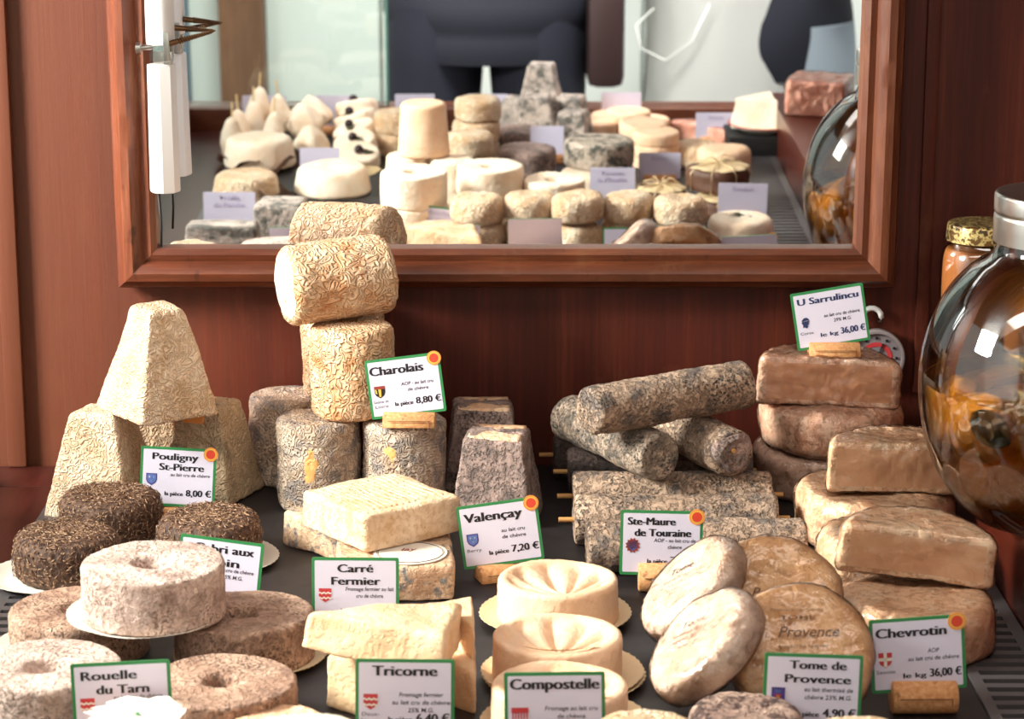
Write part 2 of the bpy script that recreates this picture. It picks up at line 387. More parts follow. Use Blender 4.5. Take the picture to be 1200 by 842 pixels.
def letters(s, x, z, y, mat, parent, name, width=None, cap=.006, bold=0, shear=0, align='CENTER', heavy=0):
    me = text_mesh(s, width, cap, bold, shear, align, heavy=heavy)
    me.transform((Matrix.Rotation(PI, 4, 'Z') if False else Matrix.Identity(4)) @ Matrix.Translation((x, y, z)) @ FACE)
    return obj(name, me, mat, parent)
def flat_poly(pts, y=0): # outline in (x, z) facing -Y
    bm = bmesh.new(); f = bm.faces.new([bm.verts.new((p[0], y, p[1])) for p in pts]); bm.normal_update()
    if f.normal.y > 0: bmesh.ops.reverse_faces(bm, faces=[f])
    return bm_mesh(bm, 'print', False)
def slab(pts, y0, y1):
    bm = bmesh.new(); a = [bm.verts.new((p[0], y0, p[1])) for p in pts]; b = [bm.verts.new((p[0], y1, p[1])) for p in pts]
    bm.faces.new(a); bm.faces.new(b[::-1]); n = len(pts)
    for i in range(n): bm.faces.new((a[i], b[i], b[(i+1) % n], a[(i+1) % n]))
    bmesh.ops.recalc_face_normals(bm, faces=bm.faces); return bm_mesh(bm, 'slab', False)
def rrect(x0, z0, x1, z1, r=.001):
    out = []
    for cx, cz, a in ((x1-r, z1-r, 0), (x0+r, z1-r, PI/2), (x0+r, z0+r, PI), (x1-r, z0+r, 1.5*PI)):
        for k in range(4): out.append((cx+r*math.cos(a+k*PI/6), cz+r*math.sin(a+k*PI/6)))
    return out
def circ(x, z, r, n=28): return [(x+r*math.cos(2*PI*k/n), z+r*math.sin(2*PI*k/n)) for k in range(n)]

# ------------------------------------------------------------------ the setting
TL, TR, RAILX, RAILZ, FRONT = -.365, .325, .385, .07, -1.51
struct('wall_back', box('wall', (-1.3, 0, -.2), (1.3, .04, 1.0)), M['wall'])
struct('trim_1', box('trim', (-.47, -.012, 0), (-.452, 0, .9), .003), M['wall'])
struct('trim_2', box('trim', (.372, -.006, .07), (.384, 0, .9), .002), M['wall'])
struct('ceiling', box('ceiling', (-1.3, FRONT, 1.0), (1.3, .04, 1.04)), M['shop_ceiling'])
struct('floor', box('floor', (-4, -6, -.98), (4, .5, -.94)), M['pavement'])
bm = bmesh.new(); add_box(bm, (TL, FRONT, -.006), (TR, -.004, 0)); struct('trim_3', bm_mesh(bm, 'tray', False), M['tray'])
bm = bmesh.new(); add_box(bm, (-1.0, FRONT, -.93), (1.0, 0, -.05)); struct('trim_4', bm_mesh(bm, 'counter', False), M['ledge'])
bm = bmesh.new(); add_box(bm, (-1.0, FRONT, -.02), (-.412, -.075, 0), .001); add_box(bm, (-1.0, -.073, -.02), (TL, -.006, 0), .001)
struct('trim_5', bm_mesh(bm, 'ledge', True, 40), M['ledge'])
bm = bmesh.new(); add_box(bm, (-.56, FRONT-.03, 0), (-.49, -.08, .035), .003); add_box(bm, (-.56, FRONT-.06, -.05), (1.0, FRONT, .035), .003)
struct('trim_6', bm_mesh(bm, 'kerb', True, 40), M['frame_h'])
bm = bmesh.new(); add_box(bm, (RAILX, -1.46, -.02), (1.0, -.003, RAILZ), .0025); struct('trim_7', bm_mesh(bm, 'platform', True, 40), M['rail'])
def vent(name, x0, x1, y0, y1, s0, s1, pitch, slot, label):
    bm = bmesh.new(); xs = [x0, s0, s1, x1]; ys = [y0]
    y = y0+.012
    while y+slot < y1-.012: ys += [y, y+slot]; y += pitch
    ys.append(y1)
    gv = [[bm.verts.new((a, b, .0015)) for b in ys] for a in xs]
    for i in range(3):
        for j in range(len(ys)-1):
            if i == 1 and j % 2 == 1: continue
            bm.faces.new((gv[i][j], gv[i+1][j], gv[i+1][j+1], gv[i][j+1]))
    r = bmesh.ops.extrude_face_region(bm, geom=bm.faces[:]);
    for v in [e for e in r['geom'] if isinstance(e, bmesh.types.BMVert)]: v.co.z = -.004
    bmesh.ops.recalc_face_normals(bm, faces=bm.faces)
    return tag(obj(name, bm_mesh(bm, name, False), M['vent']), label, 'vent')
vent('vent_grille', -.411, TL-.001, FRONT+.02, -.076, -.393, -.370, .0165, .0075, 'grey slotted metal air grille along the left edge of the tray')
vent('vent_grille', TR+.001, RAILX-.001, FRONT+.02, -.012, .334, .374, .0165, .0085, 'dark slotted metal air grille along the foot of the right wooden rail')
struct('wall_right_blocker', box('wall', (1.0, FRONT, -.2), (1.04, .04, 1.0)), M['wall'])  # unseen side wall, added to cut ambient light from the right
# the street side
bm = bmesh.new()
x = -2.4
while x < 2.4: add_box(bm, (x+.004, -3.45, -.94), (x+.296, -3.40, 1.9), .003); x += .30
add_box(bm, (-2.4, -3.5, -.94), (2.4, -3.44, 1.9)); struct('wall_front', bm_mesh(bm, 'boards', True, 40), M['panel_white'])
struct('trim_8', box('post', (-.66, -3.39, -.94), (-.56, -3.30, 1.9), .004), M['post_brown'])
struct('trim_9', box('post', (-.76, -3.38, -.94), (-.735, -3.33, 1.9), .003), M['panel_blue'])
def pane(name, lo, hi, edge):
    o = struct(name, box('pane', lo, hi), M['pane'])
    e = obj('polished_edge', box('edge', *edge), M['green_edge'], o); return o
pane('window_1', (-.55, FRONT-.034, .036), (-.192, FRONT-.028, .99), ((-.192, FRONT-.036, .036), (-.188, FRONT-.026, .99)))
pane('window_2', (-.521, FRONT+.02, .036), (-.515, -.2, .99), ((-.522, FRONT+.012, .036), (-.514, FRONT+.019, .99)))

# ------------------------------------------------------------------ the leaning mirror
mr = empty('framed_mirror', MIR0, (0, 0, 0)); mr.rotation_euler = (TILT, 0, 0)
tag(mr, 'large mirror in a worn mahogany frame leaning from the back wall', 'mirror')
X0, X1, Z1 = -.322, .312, .33
obj('mirror_glass', box('glass', (X0-.004, 0, -.004), (X1+.004, .004, Z1+.004)), M['mirror'], mr)
PROF = [(-.003, .001), (-.001, -.010), (.004, -.0135), (.010, -.012), (.013, -.017), (.020, -.021), (.027, -.020), (.030, -.015), (.034, -.012), (.0365, -.004), (.0365, .012), (-.003, .012)]
def rail_mesh(c):
    bm = bmesh.new(); A, B = [], []
    for o, y in PROF:
        q = {'b': ((X0-o, -o), (X1+o, -o)), 't': ((X0-o, Z1+o), (X1+o, Z1+o)), 'l': ((X0-o, -o), (X0-o, Z1+o)), 'r': ((X1+o, -o), (X1+o, Z1+o))}[c]
        A.append(Vector((q[0][0], y, q[0][1]))); B.append(Vector((q[1][0], y, q[1][1])))
    n = len(PROF); K = 40; rows = []
    for k in range(K+1):
        row = []
        for i in range(n):
            p = A[i].lerp(B[i], k/K)
            if 0 < k < K: p = p+Vector((0, .0006*noise.noise(p*60), 0))
            row.append(bm.verts.new(p))
        rows.append(row)
    for r0, r1 in zip(rows, rows[1:]):
        for i in range(n): bm.faces.new((r0[i], r0[(i+1) % n], r1[(i+1) % n], r1[i]))
    bm.faces.new(rows[0]); bm.faces.new(rows[-1][::-1]); bmesh.ops.recalc_face_normals(bm, faces=bm.faces)
    return bm_mesh(bm, 'rail', True, 35)
for c in 'btlr': obj('frame_rail', rail_mesh(c), M['frame_h'] if c in 'bt' else M['frame'], mr)
obj('rebate', box('rebate', (X0-.002, -.0012, -.002), (X1+.002, .003, .0022)), M['black'], mr)

# ------------------------------------------------------------------ price tags
SAV = {}
def emblem(kind, root, x, z, y):
    def p(pts, m, n='emblem'): return obj(n, flat_poly(pts, y), M[m], root)
    def sh(s, dy=0): return [(x-s, z+s), (x+s, z+s), (x+s, z-s*.2), (x+s*.75, z-s*.75), (x, z-s*1.25), (x-s*.75, z-s*.75), (x-s, z-s*.2)]
    s = .0047
    e = p(sh(s), {'blue': 'violet', 'red': 'red', 'savoy': 'red', 'char': 'ink', 'var': 'blue'}.get(kind, 'ink')) if kind not in ('burst', 'bars', 'head', 'var') else None
    y -= .00012
    def q(pts, m, n='emblem_charge'):
        o = obj(n, flat_poly(pts, y), M[m], e or root); return o
    if kind == 'blue':
        q(sh(s*.8), 'blue')
        for dx, dz in ((-.0018, .0015), (.0018, .0015), (0, -.0018)): q([(x+dx, z+dz+.0013), (x+dx+.0009, z+dz), (x+dx, z+dz-.0013), (x+dx-.0009, z+dz)], 'paper')
    elif kind == 'red':
        for k in range(2):
            zz = z+.0018-k*.0038; top = [(x-s+2*s*i/12, zz+.0005*math.sin(i*1.6)) for i in range(13)]
            q(top+[(a, b-.0012) for a, b in reversed(top)], 'paper')
    elif kind == 'savoy':
        q([(x-.0011, z+s), (x+.0011, z+s), (x+.0011, z-s*1.1), (x-.0011, z-s*1.1)], 'paper'); q([(x-s, z+.0012), (x+s, z+.0012), (x+s, z-.001), (x-s, z-.001)], 'paper')
    elif kind == 'char':
        q([(x-s, z+s), (x+s, z+s), (x+s, z+s*.45), (x-s, z+s*.45)], 'ink_red'); q([(x-.0012, z+.002), (x+.0012, z+.002), (x+.0008, z-.0045), (x-.0008, z-.0045)], 'yellow')
        q([(x-s*.9, z+.002), (x-s*.6, z+.002), (x-s*.5, z-.002), (x-s*.85, z-.001)], 'yellow')
    elif kind == 'burst':
        pts = [(x+(.006 if k % 2 else .0046)*math.cos(2*PI*k/24), z+(.006 if k % 2 else .0046)*math.sin(2*PI*k/24)*1.05) for k in range(24)]
        e = p(pts, 'ink_red'); q(sh(.0036), 'blue'); 
    elif kind == 'bars':
        e = p([(x-.0055, z+.005), (x+.0055, z+.005), (x+.0055, z+.0015), (x-.0055, z+.0015)], 'red')
        p([(x-.0055, z-.003), (x+.0055, z-.003), (x+.0055, z-.006), (x-.0055, z-.006)], 'blue')
        for k in range(6): q([(x-.005+k*.0018, z+.0022), (x-.004+k*.0018, z+.0022), (x-.004+k*.0018, z-.0025), (x-.005+k*.0018, z-.0025)], 'red')
    elif kind == 'var':
        e = p([(x-.0045, z+.0052), (x+.0045, z+.0052), (x+.0045, z-.0058), (x-.0045, z-.0058)], 'violet')
        q([(x-.0022, z+.0005), (x+.0022, z+.0005), (x+.0014, z-.0042), (x-.0014, z-.0042)], 'red'); q(circ(x, z-.0012, .0012, 10), 'yellow'); q([(x-.003, z+.004), (x+.003, z+.004), (x+.0015, z+.0015), (x-.0015, z+.0015)], 'blue')
    elif kind == 'head':
        pts = [(x+dx*.001, z+dz*.001) for dx, dz in ((-1, 5), (1.5, 5.2), (3.2, 3.8), (3.5, 1.5), (2.8, .2), (3, -1), (1.8, -1.6), (2, -3), (.5, -4.4), (-1.2, -3.2), (-2.6, -3.6), (-2.4, -1), (-3.4, .6), (-3, 3.2))]
        e = p(pts, 'ink_blue'); q([(x-.0032, z+.0022), (x+.0033, z+.0030), (x+.0034, z+.0020), (x-.0032, z+.0012)], 'card_white')
def cork_mesh(L=.045, r=.0115, full=False):
    n = 18; pts = []
    for k in range(n+1):
        a = (-.12 if not full else -PI/2)*1+(PI+.24 if not full else 2*PI)*k/n
        pts.append((r*math.cos(a), r*math.sin(a)+(0 if not full else r)))
    if full: pts = pts[:-1]
    bm = bmesh.new(); rows = []
    for x, s in ((-L/2, .9), (-L/2+.001, 1), (L/2-.001, 1), (L/2, .9)):
        cz = r if full else r*.4
        rows.append([bm.verts.new((x, p[0]*s, max(0, cz+(p[1]-cz)*s))) for p in pts])
    for a, b in zip(rows, rows[1:]):
        for i in range(len(pts)): bm.faces.new((a[i], a[(i+1) % len(pts)], b[(i+1) % len(pts)], b[i]))
    bm.faces.new(rows[0]); bm.faces.new(rows[-1]); bmesh.ops.recalc_face_normals(bm, faces=bm.faces)
    return bm_mesh(bm, 'cork', True, 50)
W, H, TH = .065, .0515, .0006
def price_tag(loc, label, title, yaw=0, roll=0, lean=-.12, desc=(), unit=None, price=None, region=(), emb=None, seal=False, navy=False,
              cork_dx=0, cork_full=False, cork=True, size=1., tz=.0085, group=None, cork_yaw=0):
    root = empty('price_tag', loc, (0, 0, yaw)); tag(root, label, 'price tag', group)
    hold = Matrix.Translation((0, 0, tz)) @ Matrix.Rotation(lean, 4, 'X') @ Matrix.Rotation(roll, 4, 'Y') @ Matrix.Scale(size, 4)
    card = obj('card', slab(rrect(-W/2, 0, W/2, H, .0015), -TH, TH), M['green'], root); card.matrix_local = hold
    b = .0023; obj('white_panel', slab(rrect(-W/2+b, b, W/2-b, H-b, .0008), -TH-.00015, -TH+.0002), M['card_white'], card)
    obj('plain_back', slab(rrect(-W/2+.0003, .0003, W/2-.0003, H-.0003, .0015), TH-.0002, TH+.00015), M['card_back'], card)
    y = -TH-.0003; ink = M['ink_blue'] if navy else M['ink']
    for s, x, z, wd, cap in title: letters(s, x, z, y, ink, card, 'title_lettering', wd, cap, 0, heavy=.075)
    for i, (s, wd) in enumerate(desc): letters(s, .0105, .0265-i*.0052, y, M['ink_soft'], card, 'description_lettering', wd, .0030, .012, .12)
    if unit: letters(unit, -.0030, .0095, y, ink, card, 'unit_lettering', .0155, .0036, 0, heavy=.07)
    if price: letters(price, .0185, .0095, y, ink, card, 'price_lettering', .0215, .0058, 0, heavy=.06)
    for i, s in enumerate(region): letters(s, -.0225, .0135-i*.0043, y, M['ink_soft'], card, 'region_lettering', min(.013, .0021*len(s)+.001), .0026)
    if emb: emblem(emb, card, -.0225, .0235, y)
    if seal:
        s = obj('seal', slab(circ(W/2-.005, H-.0045, .0062), -TH-.0007, -TH-.0002), M['orange'], card)
        obj('seal_ring', flat_poly(circ(W/2-.005, H-.0045, .0050), -TH-.0008), M['yellow'], s); obj('seal_centre', flat_poly(circ(W/2-.005, H-.0045, .0040), -TH-.0009), M['seal_red'], s)
    if cork:
        ck = obj('cork_holder', cork_mesh(full=cork_full), M['cork'], root, (cork_dx, 0, 0), (0, 0, cork_yaw))
        yy = -.0121 if cork_full else -.0122
        bm = bmesh.new(); zc = .0115 if cork_full else .0038
        for lo, hi in (((-.018, yy, zc+.0022), (.018, yy+.0008, zc+.0026)), ((.0176, yy, zc-.003), (.018, yy+.0012, zc+.0026))): add_box(bm, lo, hi)
        obj('printed_line', bm_mesh(bm, 'line', False), M['cork_print'], ck)
    return root
def back_tag(loc, label, lines, yaw=0, lean=.08, w=.062, h=.04, green=False, roll=0, group='price tags showing their backs in the mirror'):
    """a tag near the front edge, whose back the mirror shows with its print faintly showing through"""
    root = empty('price_tag', loc, (0, 0, yaw)); tag(root, label, 'price tag', group)
    card = obj('card', slab(rrect(-w/2, 0, w/2, h, .0015), -TH, TH), M['green'] if green else M['card_back'], root); card.matrix_local = Matrix.Translation((0, 0, .006)) @ Matrix.Rotation(lean, 4, 'X') @ Matrix.Rotation(roll, 4, 'Y')
    if green: obj('plain_back', slab(rrect(-w/2+.002, .002, w/2-.002, h-.002, .001), TH-.0002, TH+.00015), M['card_back'], card)
    for i, s in enumerate(lines): letters(s, 0, h-.010-i*.009, TH+.0004, M['ghost'], card, 'show_through_lettering', min(w*.75, .0042*len(s)+.002), .0055, .02)
    ck = obj('cork_holder', cork_mesh(), M['cork'], root)
    return root

# ------------------------------------------------------------------ cheese builders
def simple(name, me, mat, label, cat, loc, rot=(0, 0, 0), group=None):
    o = obj(name, me, mat, None, loc, rot); return tag(o, label, cat, group)
def pyramid_bm(b, t, h, seed, amp=.0009, bev=.004, seg=168):
    k = b/2; p = fillet([(0, 0), (k, 0), (t/2, h), (0, h)], [0, bev, bev*1.3, 0]); bm = lathe(p, seg, SQUARE, .0022)
    return displace(bm, amp, 230, .0022, 26, seed)
def square_bm(s, h, seed, bev=.004, amp=.0004): return displace(lathe(disc_prof(s/2, h, bev), 150, SQUARE, .0026), amp, 200, .0022, 30, seed, 'f')
def tri_bm(verts, h, seed, bev=.006):
    c = sum((Vector(v) for v in verts), Vector((0, 0)))/3; hp = []
    for i in range(3):
        a, b2 = Vector(verts[i]), Vector(verts[(i+1) % 3]); e = (b2-a).normalized(); n = Vector((e.y, -e.x)); d = (a-c).dot(n)
        if d < 0: n, d = -n, -d
        hp.append((n, d/.04))
    bm = lathe(disc_prof(.04, h, bev, .0375), 220, poly_shape(hp, 30), .0026); displace(bm, .0004, 150, .0028, 34, seed, 'f')
    return bm, c
def round_bm(r, h, seed, bev=.006, amp=.0005, top_r=None, sag=0, seg=120, scale=200, warp=.0016, mode='vein', blg=0):
    bm = lathe(disc_prof(r, h, bev, top_r, sag), seg, None, .0025)
    if blg: bulge(bm, h, blg)
    return displace(bm, amp, scale, warp, 26, seed, mode)
def ring_bm(r, h, hole, seed):
    p = [(0, 0)]+fillet([(0, 0), (r, 0), (r*1.0, h), (hole*1.25, h-.0006), (hole*.6, h*.45), (0, h*.35)], [0, .003, .004, .005, .004, 0])[1:]
    return displace(lathe(p, 130, None, .0024), .0006, 230, .0018, 30, seed, 'f')
def cyl_bm(r, L, seed, amp=.0009, bev=.006, blg=.03, seg=130, scale=210):
    bm = lathe(disc_prof(r, L, bev, None, 0, 1), seg, None, .0023); bulge(bm, L, blg); return displace(bm, amp, scale, .0018, 28, seed)
def lay(o, a, b, r):
    """lay a cylinder built along z from point a to point b"""
    d = (Vector(b)-Vector(a)); o.location = a; o.rotation_mode = 'QUATERNION'; o.rotation_quaternion = d.to_track_quat('Z', 'Y')
def log(name, a, b, r, seed, mat, label, cat, group=None, straw=False, amp=.0008, end=None):
    L = (Vector(b)-Vector(a)).length; bm = cyl_bm(r, L, seed, amp, .005, .0, 110)
    for v in bm.verts:
        q = v.co*22+Vector((seed, 0, 0)); v.co.x += .0012*noise.noise(q*.8); v.co.y += .0012*noise.noise(q*.8+Vector((9, 0, 0)))
    o = tag(obj(name, bm_mesh(bm, name), mat), label, cat, group); lay(o, a, b, r)
    if straw:
        b2 = bmesh.new(); curve_tube(b2, [(0, 0, -.013), (0, 0, L/2), (0, 0, L+.011)], .0022, 8); obj('straw', bm_mesh(b2, 'straw', True, 50), M['straw'], o)
    return o

# ---- pyramids on the left
G1 = 'cream cheese pyramids on the left'
pm1 = bm_mesh(pyramid_bm(.083, .040, .090, 1), 'pyramid'); pm2 = bm_mesh(pyramid_bm(.073, .040, .086, 2), 'pyramid'); pm3 = bm_mesh(pyramid_bm(.080, .034, .094, 3), 'pyramid')
simple('cheese_pyramid', pm1, M['pyr'], 'pale cream cheese pyramid at far left, carrying the left side of the raised one', 'cheese', (-.358, -.140, 0), (0, 0, -.26), G1)
o = simple('cheese_pyramid', pm2, M['pyr_grey'], 'greyish cheese pyramid behind the first price tag, orange sticker near its top', 'cheese', (-.269, -.098, 0), (0, 0, -.36), G1)
obj('sticker', slab(rrect(-.010, -.006, .010, .006), -.0006, 0), M['orange'], o, (-.004, -.0225, .077), (-.26, 0, .0))
simple('cheese_pyramid', pm3, M['pyr'], 'bright white wrinkled cheese pyramid raised on top of two others', 'cheese', (-.308, -.144, .0885), (.02, .02, .66), G1)
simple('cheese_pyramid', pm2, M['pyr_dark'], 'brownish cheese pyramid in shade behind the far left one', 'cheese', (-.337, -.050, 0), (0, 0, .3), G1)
price_tag((-.290, -.176, 0), 'green bordered price tag reading 8,00 € in front of the pale pyramids', [('Pouligny', -.003, .0405, .039, .0062), ('St-Pierre', .003, .0315, .038, .0062)], yaw=.02, roll=.06,
          desc=[('au lait cru de chèvre', .034)], unit='la pièce', price='8,00 €', emb='blue', seal=True, tz=.012)

# ---- seed crusted rounds
herb_core = bm_mesh(round_bm(.041, .037, 5, .012, .0009, scale=300, blg=.03), 'crusted_round')
bm = bmesh.new(); rr = random.Random(3); src = herb_core
for f in src.polygons:
    c = f.center
    if c.z < .004 or rr.random() > .42: continue
    n = f.normal; t1 = n.orthogonal().normalized(); t1.rotate(Matrix.Rotation(rr.random()*6.28, 3, n)); n2 = (n+Vector((rr.uniform(-.5, .5), rr.uniform(-.5, .5), rr.uniform(-.4, .4)))).normalized(); t2 = n2.cross(t1).normalized()
    l, wd = rr.uniform(.0014, .0036), rr.uniform(.0005, .0009); p = c+n*rr.uniform(.0002, .0012); up = n*rr.uniform(0, .0012)
    a, b, c2, d = p-t1*l-t2*wd*.4, p-t2*wd+up*.3, p+t1*l+up, p+t2*wd+up*.3
    top = bm.verts.new(p+n*.0008); vs = [bm.verts.new(q) for q in (a, b, c2, d)]
    for i in range(4): bm.faces.new((vs[i], vs[(i+1) % 4], top))
herb_flakes = bm_mesh(bm, 'flakes', False)
def doily_mesh(r, n=44, seed=0, lift=.0015):
    bm = lathe([(0, 0), (r*.75, 0), (r*.88, lift), (r, lift*2.4), (r, lift*2.4+.0006), (r*.88, lift+.0006), (r*.75, .0006), (0, .0006)], 132, lambda th: 1+.010*math.cos(n*th), .004)
    for v in bm.verts:
        q = math.hypot(v.co.x, v.co.y)/r; v.co.z += .0012*max(0, q-.75)*4*noise.noise(Vector((v.co.x, v.co.y, 0))*28+Vector((seed, 0, 0)))+.0012*max(0, q-.75)*4
    return bm_mesh(bm, 'paper_doily', True, 60)
dm = doily_mesh(.052)
def herb(loc, label, paper=True):
    z = .001 if paper else 0
    o = obj('crusted_cheese', herb_core, M['crust'], None, (loc[0], loc[1], loc[2]+z), (0, 0, random.random()*6)); tag(o, label, 'cheese', 'seed crusted round cheeses')
    tag(obj('seed_crust', herb_flakes, M['herb'], o), kind='stuff'); return o
herb((-.338, -.230, .004), 'brown seed crusted round cheese against the far left pyramid, topmost of its three', False)
simple('paper_doily', dm, M['paper'], 'white paper disc under the crusted round nearest the far left pyramid', 'paper disc', (-.345, -.226, 0), group='white paper discs')
simple('paper_doily', dm, M['paper'], 'white paper disc under the leftmost crusted round, beside the grille', 'paper disc', (-.366, -.340, .0015), group='white paper discs')
herb((-.356, -.336, .002), 'leftmost brown seed crusted round cheese, beside the metal grille')
simple('paper_doily', dm, M['paper'], 'white paper disc under the crusted round behind the half hidden price tag', 'paper disc', (-.243, -.290, 0), group='white paper discs')
herb((-.248, -.286, .0005), 'brown seed crusted round cheese behind the half hidden price tag')
price_tag((-.226, -.427, 0), 'price tag half hidden behind the raised grey cheese ring', [('Cabri aux', .002, .0405, .046, .0064), ('foin', .004, .0305, .022, .0064)], yaw=-.1, roll=.10, desc=[('au lait cru de chèvre', .032), ('25% M.G.', .016)], tz=.010)

# ---- cheese rings
G3 = 'grey cheese rings with a hollow middle'
rg1 = bm_mesh(ring_bm(.0515, .040, .0115, 11), 'ring'); rg2 = bm_mesh(ring_bm(.0505, .034, .0105, 12), 'ring')
simple('cheese_ring', rg2, M['rouelle_brown'], 'brown topped cheese ring under the left side of the raised ring', 'cheese', (-.317, -.500, .0), (0, 0, .4), G3)
simple('cheese_ring', rg2, M['rouelle_dark'], 'dark grey cheese ring under the right side of the raised ring', 'cheese', (-.195, -.512, .001), (0, 0, 1.9), G3)
simple('paper_doily', doily_mesh(.056, 60), M['doily'], 'cream paper disc under the dark grey ring', 'paper disc', (-.191, -.514, -.0005), group='white paper discs')
simple('paper_doily', doily_mesh(.056, 60), M['paper'], 'white paper disc under the brown topped ring at left', 'paper disc', (-.324, -.498, -.0005), group='white paper discs')
simple('paper_doily', doily_mesh(.056, 60, 2), M['paper'], 'white paper disc under the raised grey ring', 'paper disc', (-.264, -.529, .0355), (.0, .01, 0), 'white paper discs')
simple('cheese_ring', rg1, M['rouelle'], 'pale grey cheese ring raised on two others, hollow in the middle', 'cheese', (-.258, -.526, .0378), (0, 0, 2.6), G3)
simple('cheese_ring', rg1, M['rouelle'], 'pale grey cheese ring at the lower left corner, left of the price tag', 'cheese', (-.316, -.634, 0), (0, 0, 3.9), G3)
simple('cheese_ring', rg2, M['rouelle_brown'], 'brownish cheese ring just right of the lower left price tag', 'cheese', (-.195, -.650, .001), (0, 0, 5), G3)
simple('paper_doily', doily_mesh(.055, 60, 4), M['doily'], 'cream paper disc under the brownish ring at the front', 'paper disc', (-.190, -.652, -.0005), group='white paper discs')
price_tag((-.255, -.690, 0), 'price tag between the two front cheese rings at lower left', [('Rouelle', -.008, .0400, .036, .0062), ('du Tarn', .001, .0305, .034, .0062)], yaw=.05, roll=-.035, desc=[('au lait cru de chèvre', .032)], emb='red', price='6,40 €', unit='la pièce', tz=.009, cork=True)
pl = round_bm(.030, .038, 15, .008); o = simple('round_cheese', bm_mesh(pl, 'round'), M['tan'], 'round cheese under a white printed paper at the bottom left edge', 'cheese', (-.240, -.728, 0), group='small round cheeses at the front edge')
bm = bmesh.new(); rp = random.Random(2); cv = [bm.verts.new((.031*math.cos(2*PI*k/30)*(1+.14*math.sin(3*k)), .031*math.sin(2*PI*k/30)*(1+.1*math.cos(5*k)), .0395+rp.uniform(0, .003))) for k in range(30)]; c0 = bm.verts.new((0, 0, .0425))
for k in range(30): bm.faces.new((cv[k], cv[(k+1) % 30], c0))
lb = obj('paper_label', bm_mesh(bm, 'paper'), M['paper'], o)
tm = text_mesh('3', .006, .006, .02); tm.transform(Matrix.Translation((0, -.008, .0435))); obj('printed_mark', tm, M['green'], lb)
simple('round_cheese', bm_mesh(round_bm(.035, .027, 16, .012, .001, scale=150), 'round'), M['tan'], 'small wrinkled round cheese at the bottom edge, right of the white paper', 'cheese', (-.152, -.70, 0), group='small round cheeses at the front edge')

# ---- tall cylinders
G4 = 'tall wrinkled cheese cylinders'
cm1 = bm_mesh(cyl_bm(.036, .080, 21), 'cylinder'); cm2 = bm_mesh(cyl_bm(.0365, .080, 22), 'cylinder')
base_cyl = []
for x, y, a, lab in ((-.170, -.130, 0, 'bluish cheese cylinder with a bare ochre patch, bottom left of the tall stack'), (-.203, -.047, 2, 'cheese cylinder standing rear left in the tall stack, mostly behind another'), (-.0945, -.134, 4, 'bluish cheese cylinder at bottom right, under the tilted price tag')):
    base_cyl.append(simple('cheese_cylinder', cm1, M['charo_blue'], lab, 'cheese', (x, y, 0), (0, 0, a), G4))
def patch(parent, ang, z0, w, h, r):
    bm = bmesh.new(); n, m = 14, 10; cen = bm.verts.new((math.cos(ang)*(r+.0012), math.sin(ang)*(r+.0012), z0)); rings = []
    for j in range(1, m):
        rho = j/(m-1); ring = []
        for k in range(24):
            th = 2*PI*k/24; k2 = rho*(1+.18*noise.noise(Vector((math.cos(th)*1.5, math.sin(th)*1.5, ang))))
            a = ang+w/r*k2*math.cos(th); z = z0+h*k2*math.sin(th); q = r*(1+.03*max(0, 1-((z-.04)/.04)**2))+.0006-.0026*rho**4
            ring.append(bm.verts.new((q*math.cos(a), q*math.sin(a), z)))
        rings.append(ring)
    for k in range(24): bm.faces.new((cen, rings[0][k], rings[0][(k+1) % 24]))
    for A, B in zip(rings, rings[1:]):
        for k in range(24): bm.faces.new((A[k], B[k], B[(k+1) % 24], A[(k+1) % 24]))
    bmesh.ops.recalc_face_normals(bm, faces=bm.faces)
    p = obj('bare_patch', bm_mesh(bm, 'patch'), M['bare'], parent); p['label'] = 'bare ochre patch in the rind'; p.rotation_euler.z = -parent.rotation_euler.z
M['bare'] = rind('bare_ochre_paste', '#d9a860', '#e6c184', None, wr=150, bstr=.4, crease='#c98f4c')
patch(base_cyl[0], -PI/2-.12, .046, .010, .024, .036); patch(base_cyl[2], -PI/2-.3, .052, .011, .018, .036)
simple('cheese_cylinder', cm2, M['charo'], 'ochre cheese cylinder standing upright on the second tier, below the lying one', 'cheese', (-.140, -.119, .0805), (0, 0, 1.1), G4)
simple('cheese_cylinder', cm2, M['charo'], 'cheese cylinder standing on the second tier behind the front one', 'cheese', (-.153, -.044, .0805), (0, 0, 3.1), G4)
d = Vector((math.cos(.42), math.sin(.42), .05)).normalized(); c = Vector((-.1545, -.098, .1965))
o = simple('cheese_cylinder', bm_mesh(cyl_bm(.0345, .094, 23, .0011, .007, .035), 'cylinder'), M['charo'], 'wrinkled cheese cylinder lying on its side on top of the tall stack', 'cheese', (0, 0, 0), (0, 0, 0), G4); lay(o, c-d*.047, c+d*.047, .0345)
ed = bm_mesh(displace(lathe([(0, -.0012), (.026, -.0008), (.031, .0015)], 60, None, .002), .0004, 200, .001, 40, 4), 'end'); e = obj('pale_end', ed, M['paste_end'], o); e['label'] = 'pale cream end of the lying cylinder'
price_tag((-.0885, -.1625, .0815), 'tilted price tag reading 8,80 € on the tall cylinder stack', [('Charolais', -.006, .0375, .046, .0078)], yaw=-.03, roll=-.13, lean=-.1, desc=[('AOP - au lait cru', .028), ('de chèvre', .018)], unit='la pièce', price='8,80 €', region=('Saône et', 'Loire'), emb='char', seal=True, tz=.0085)

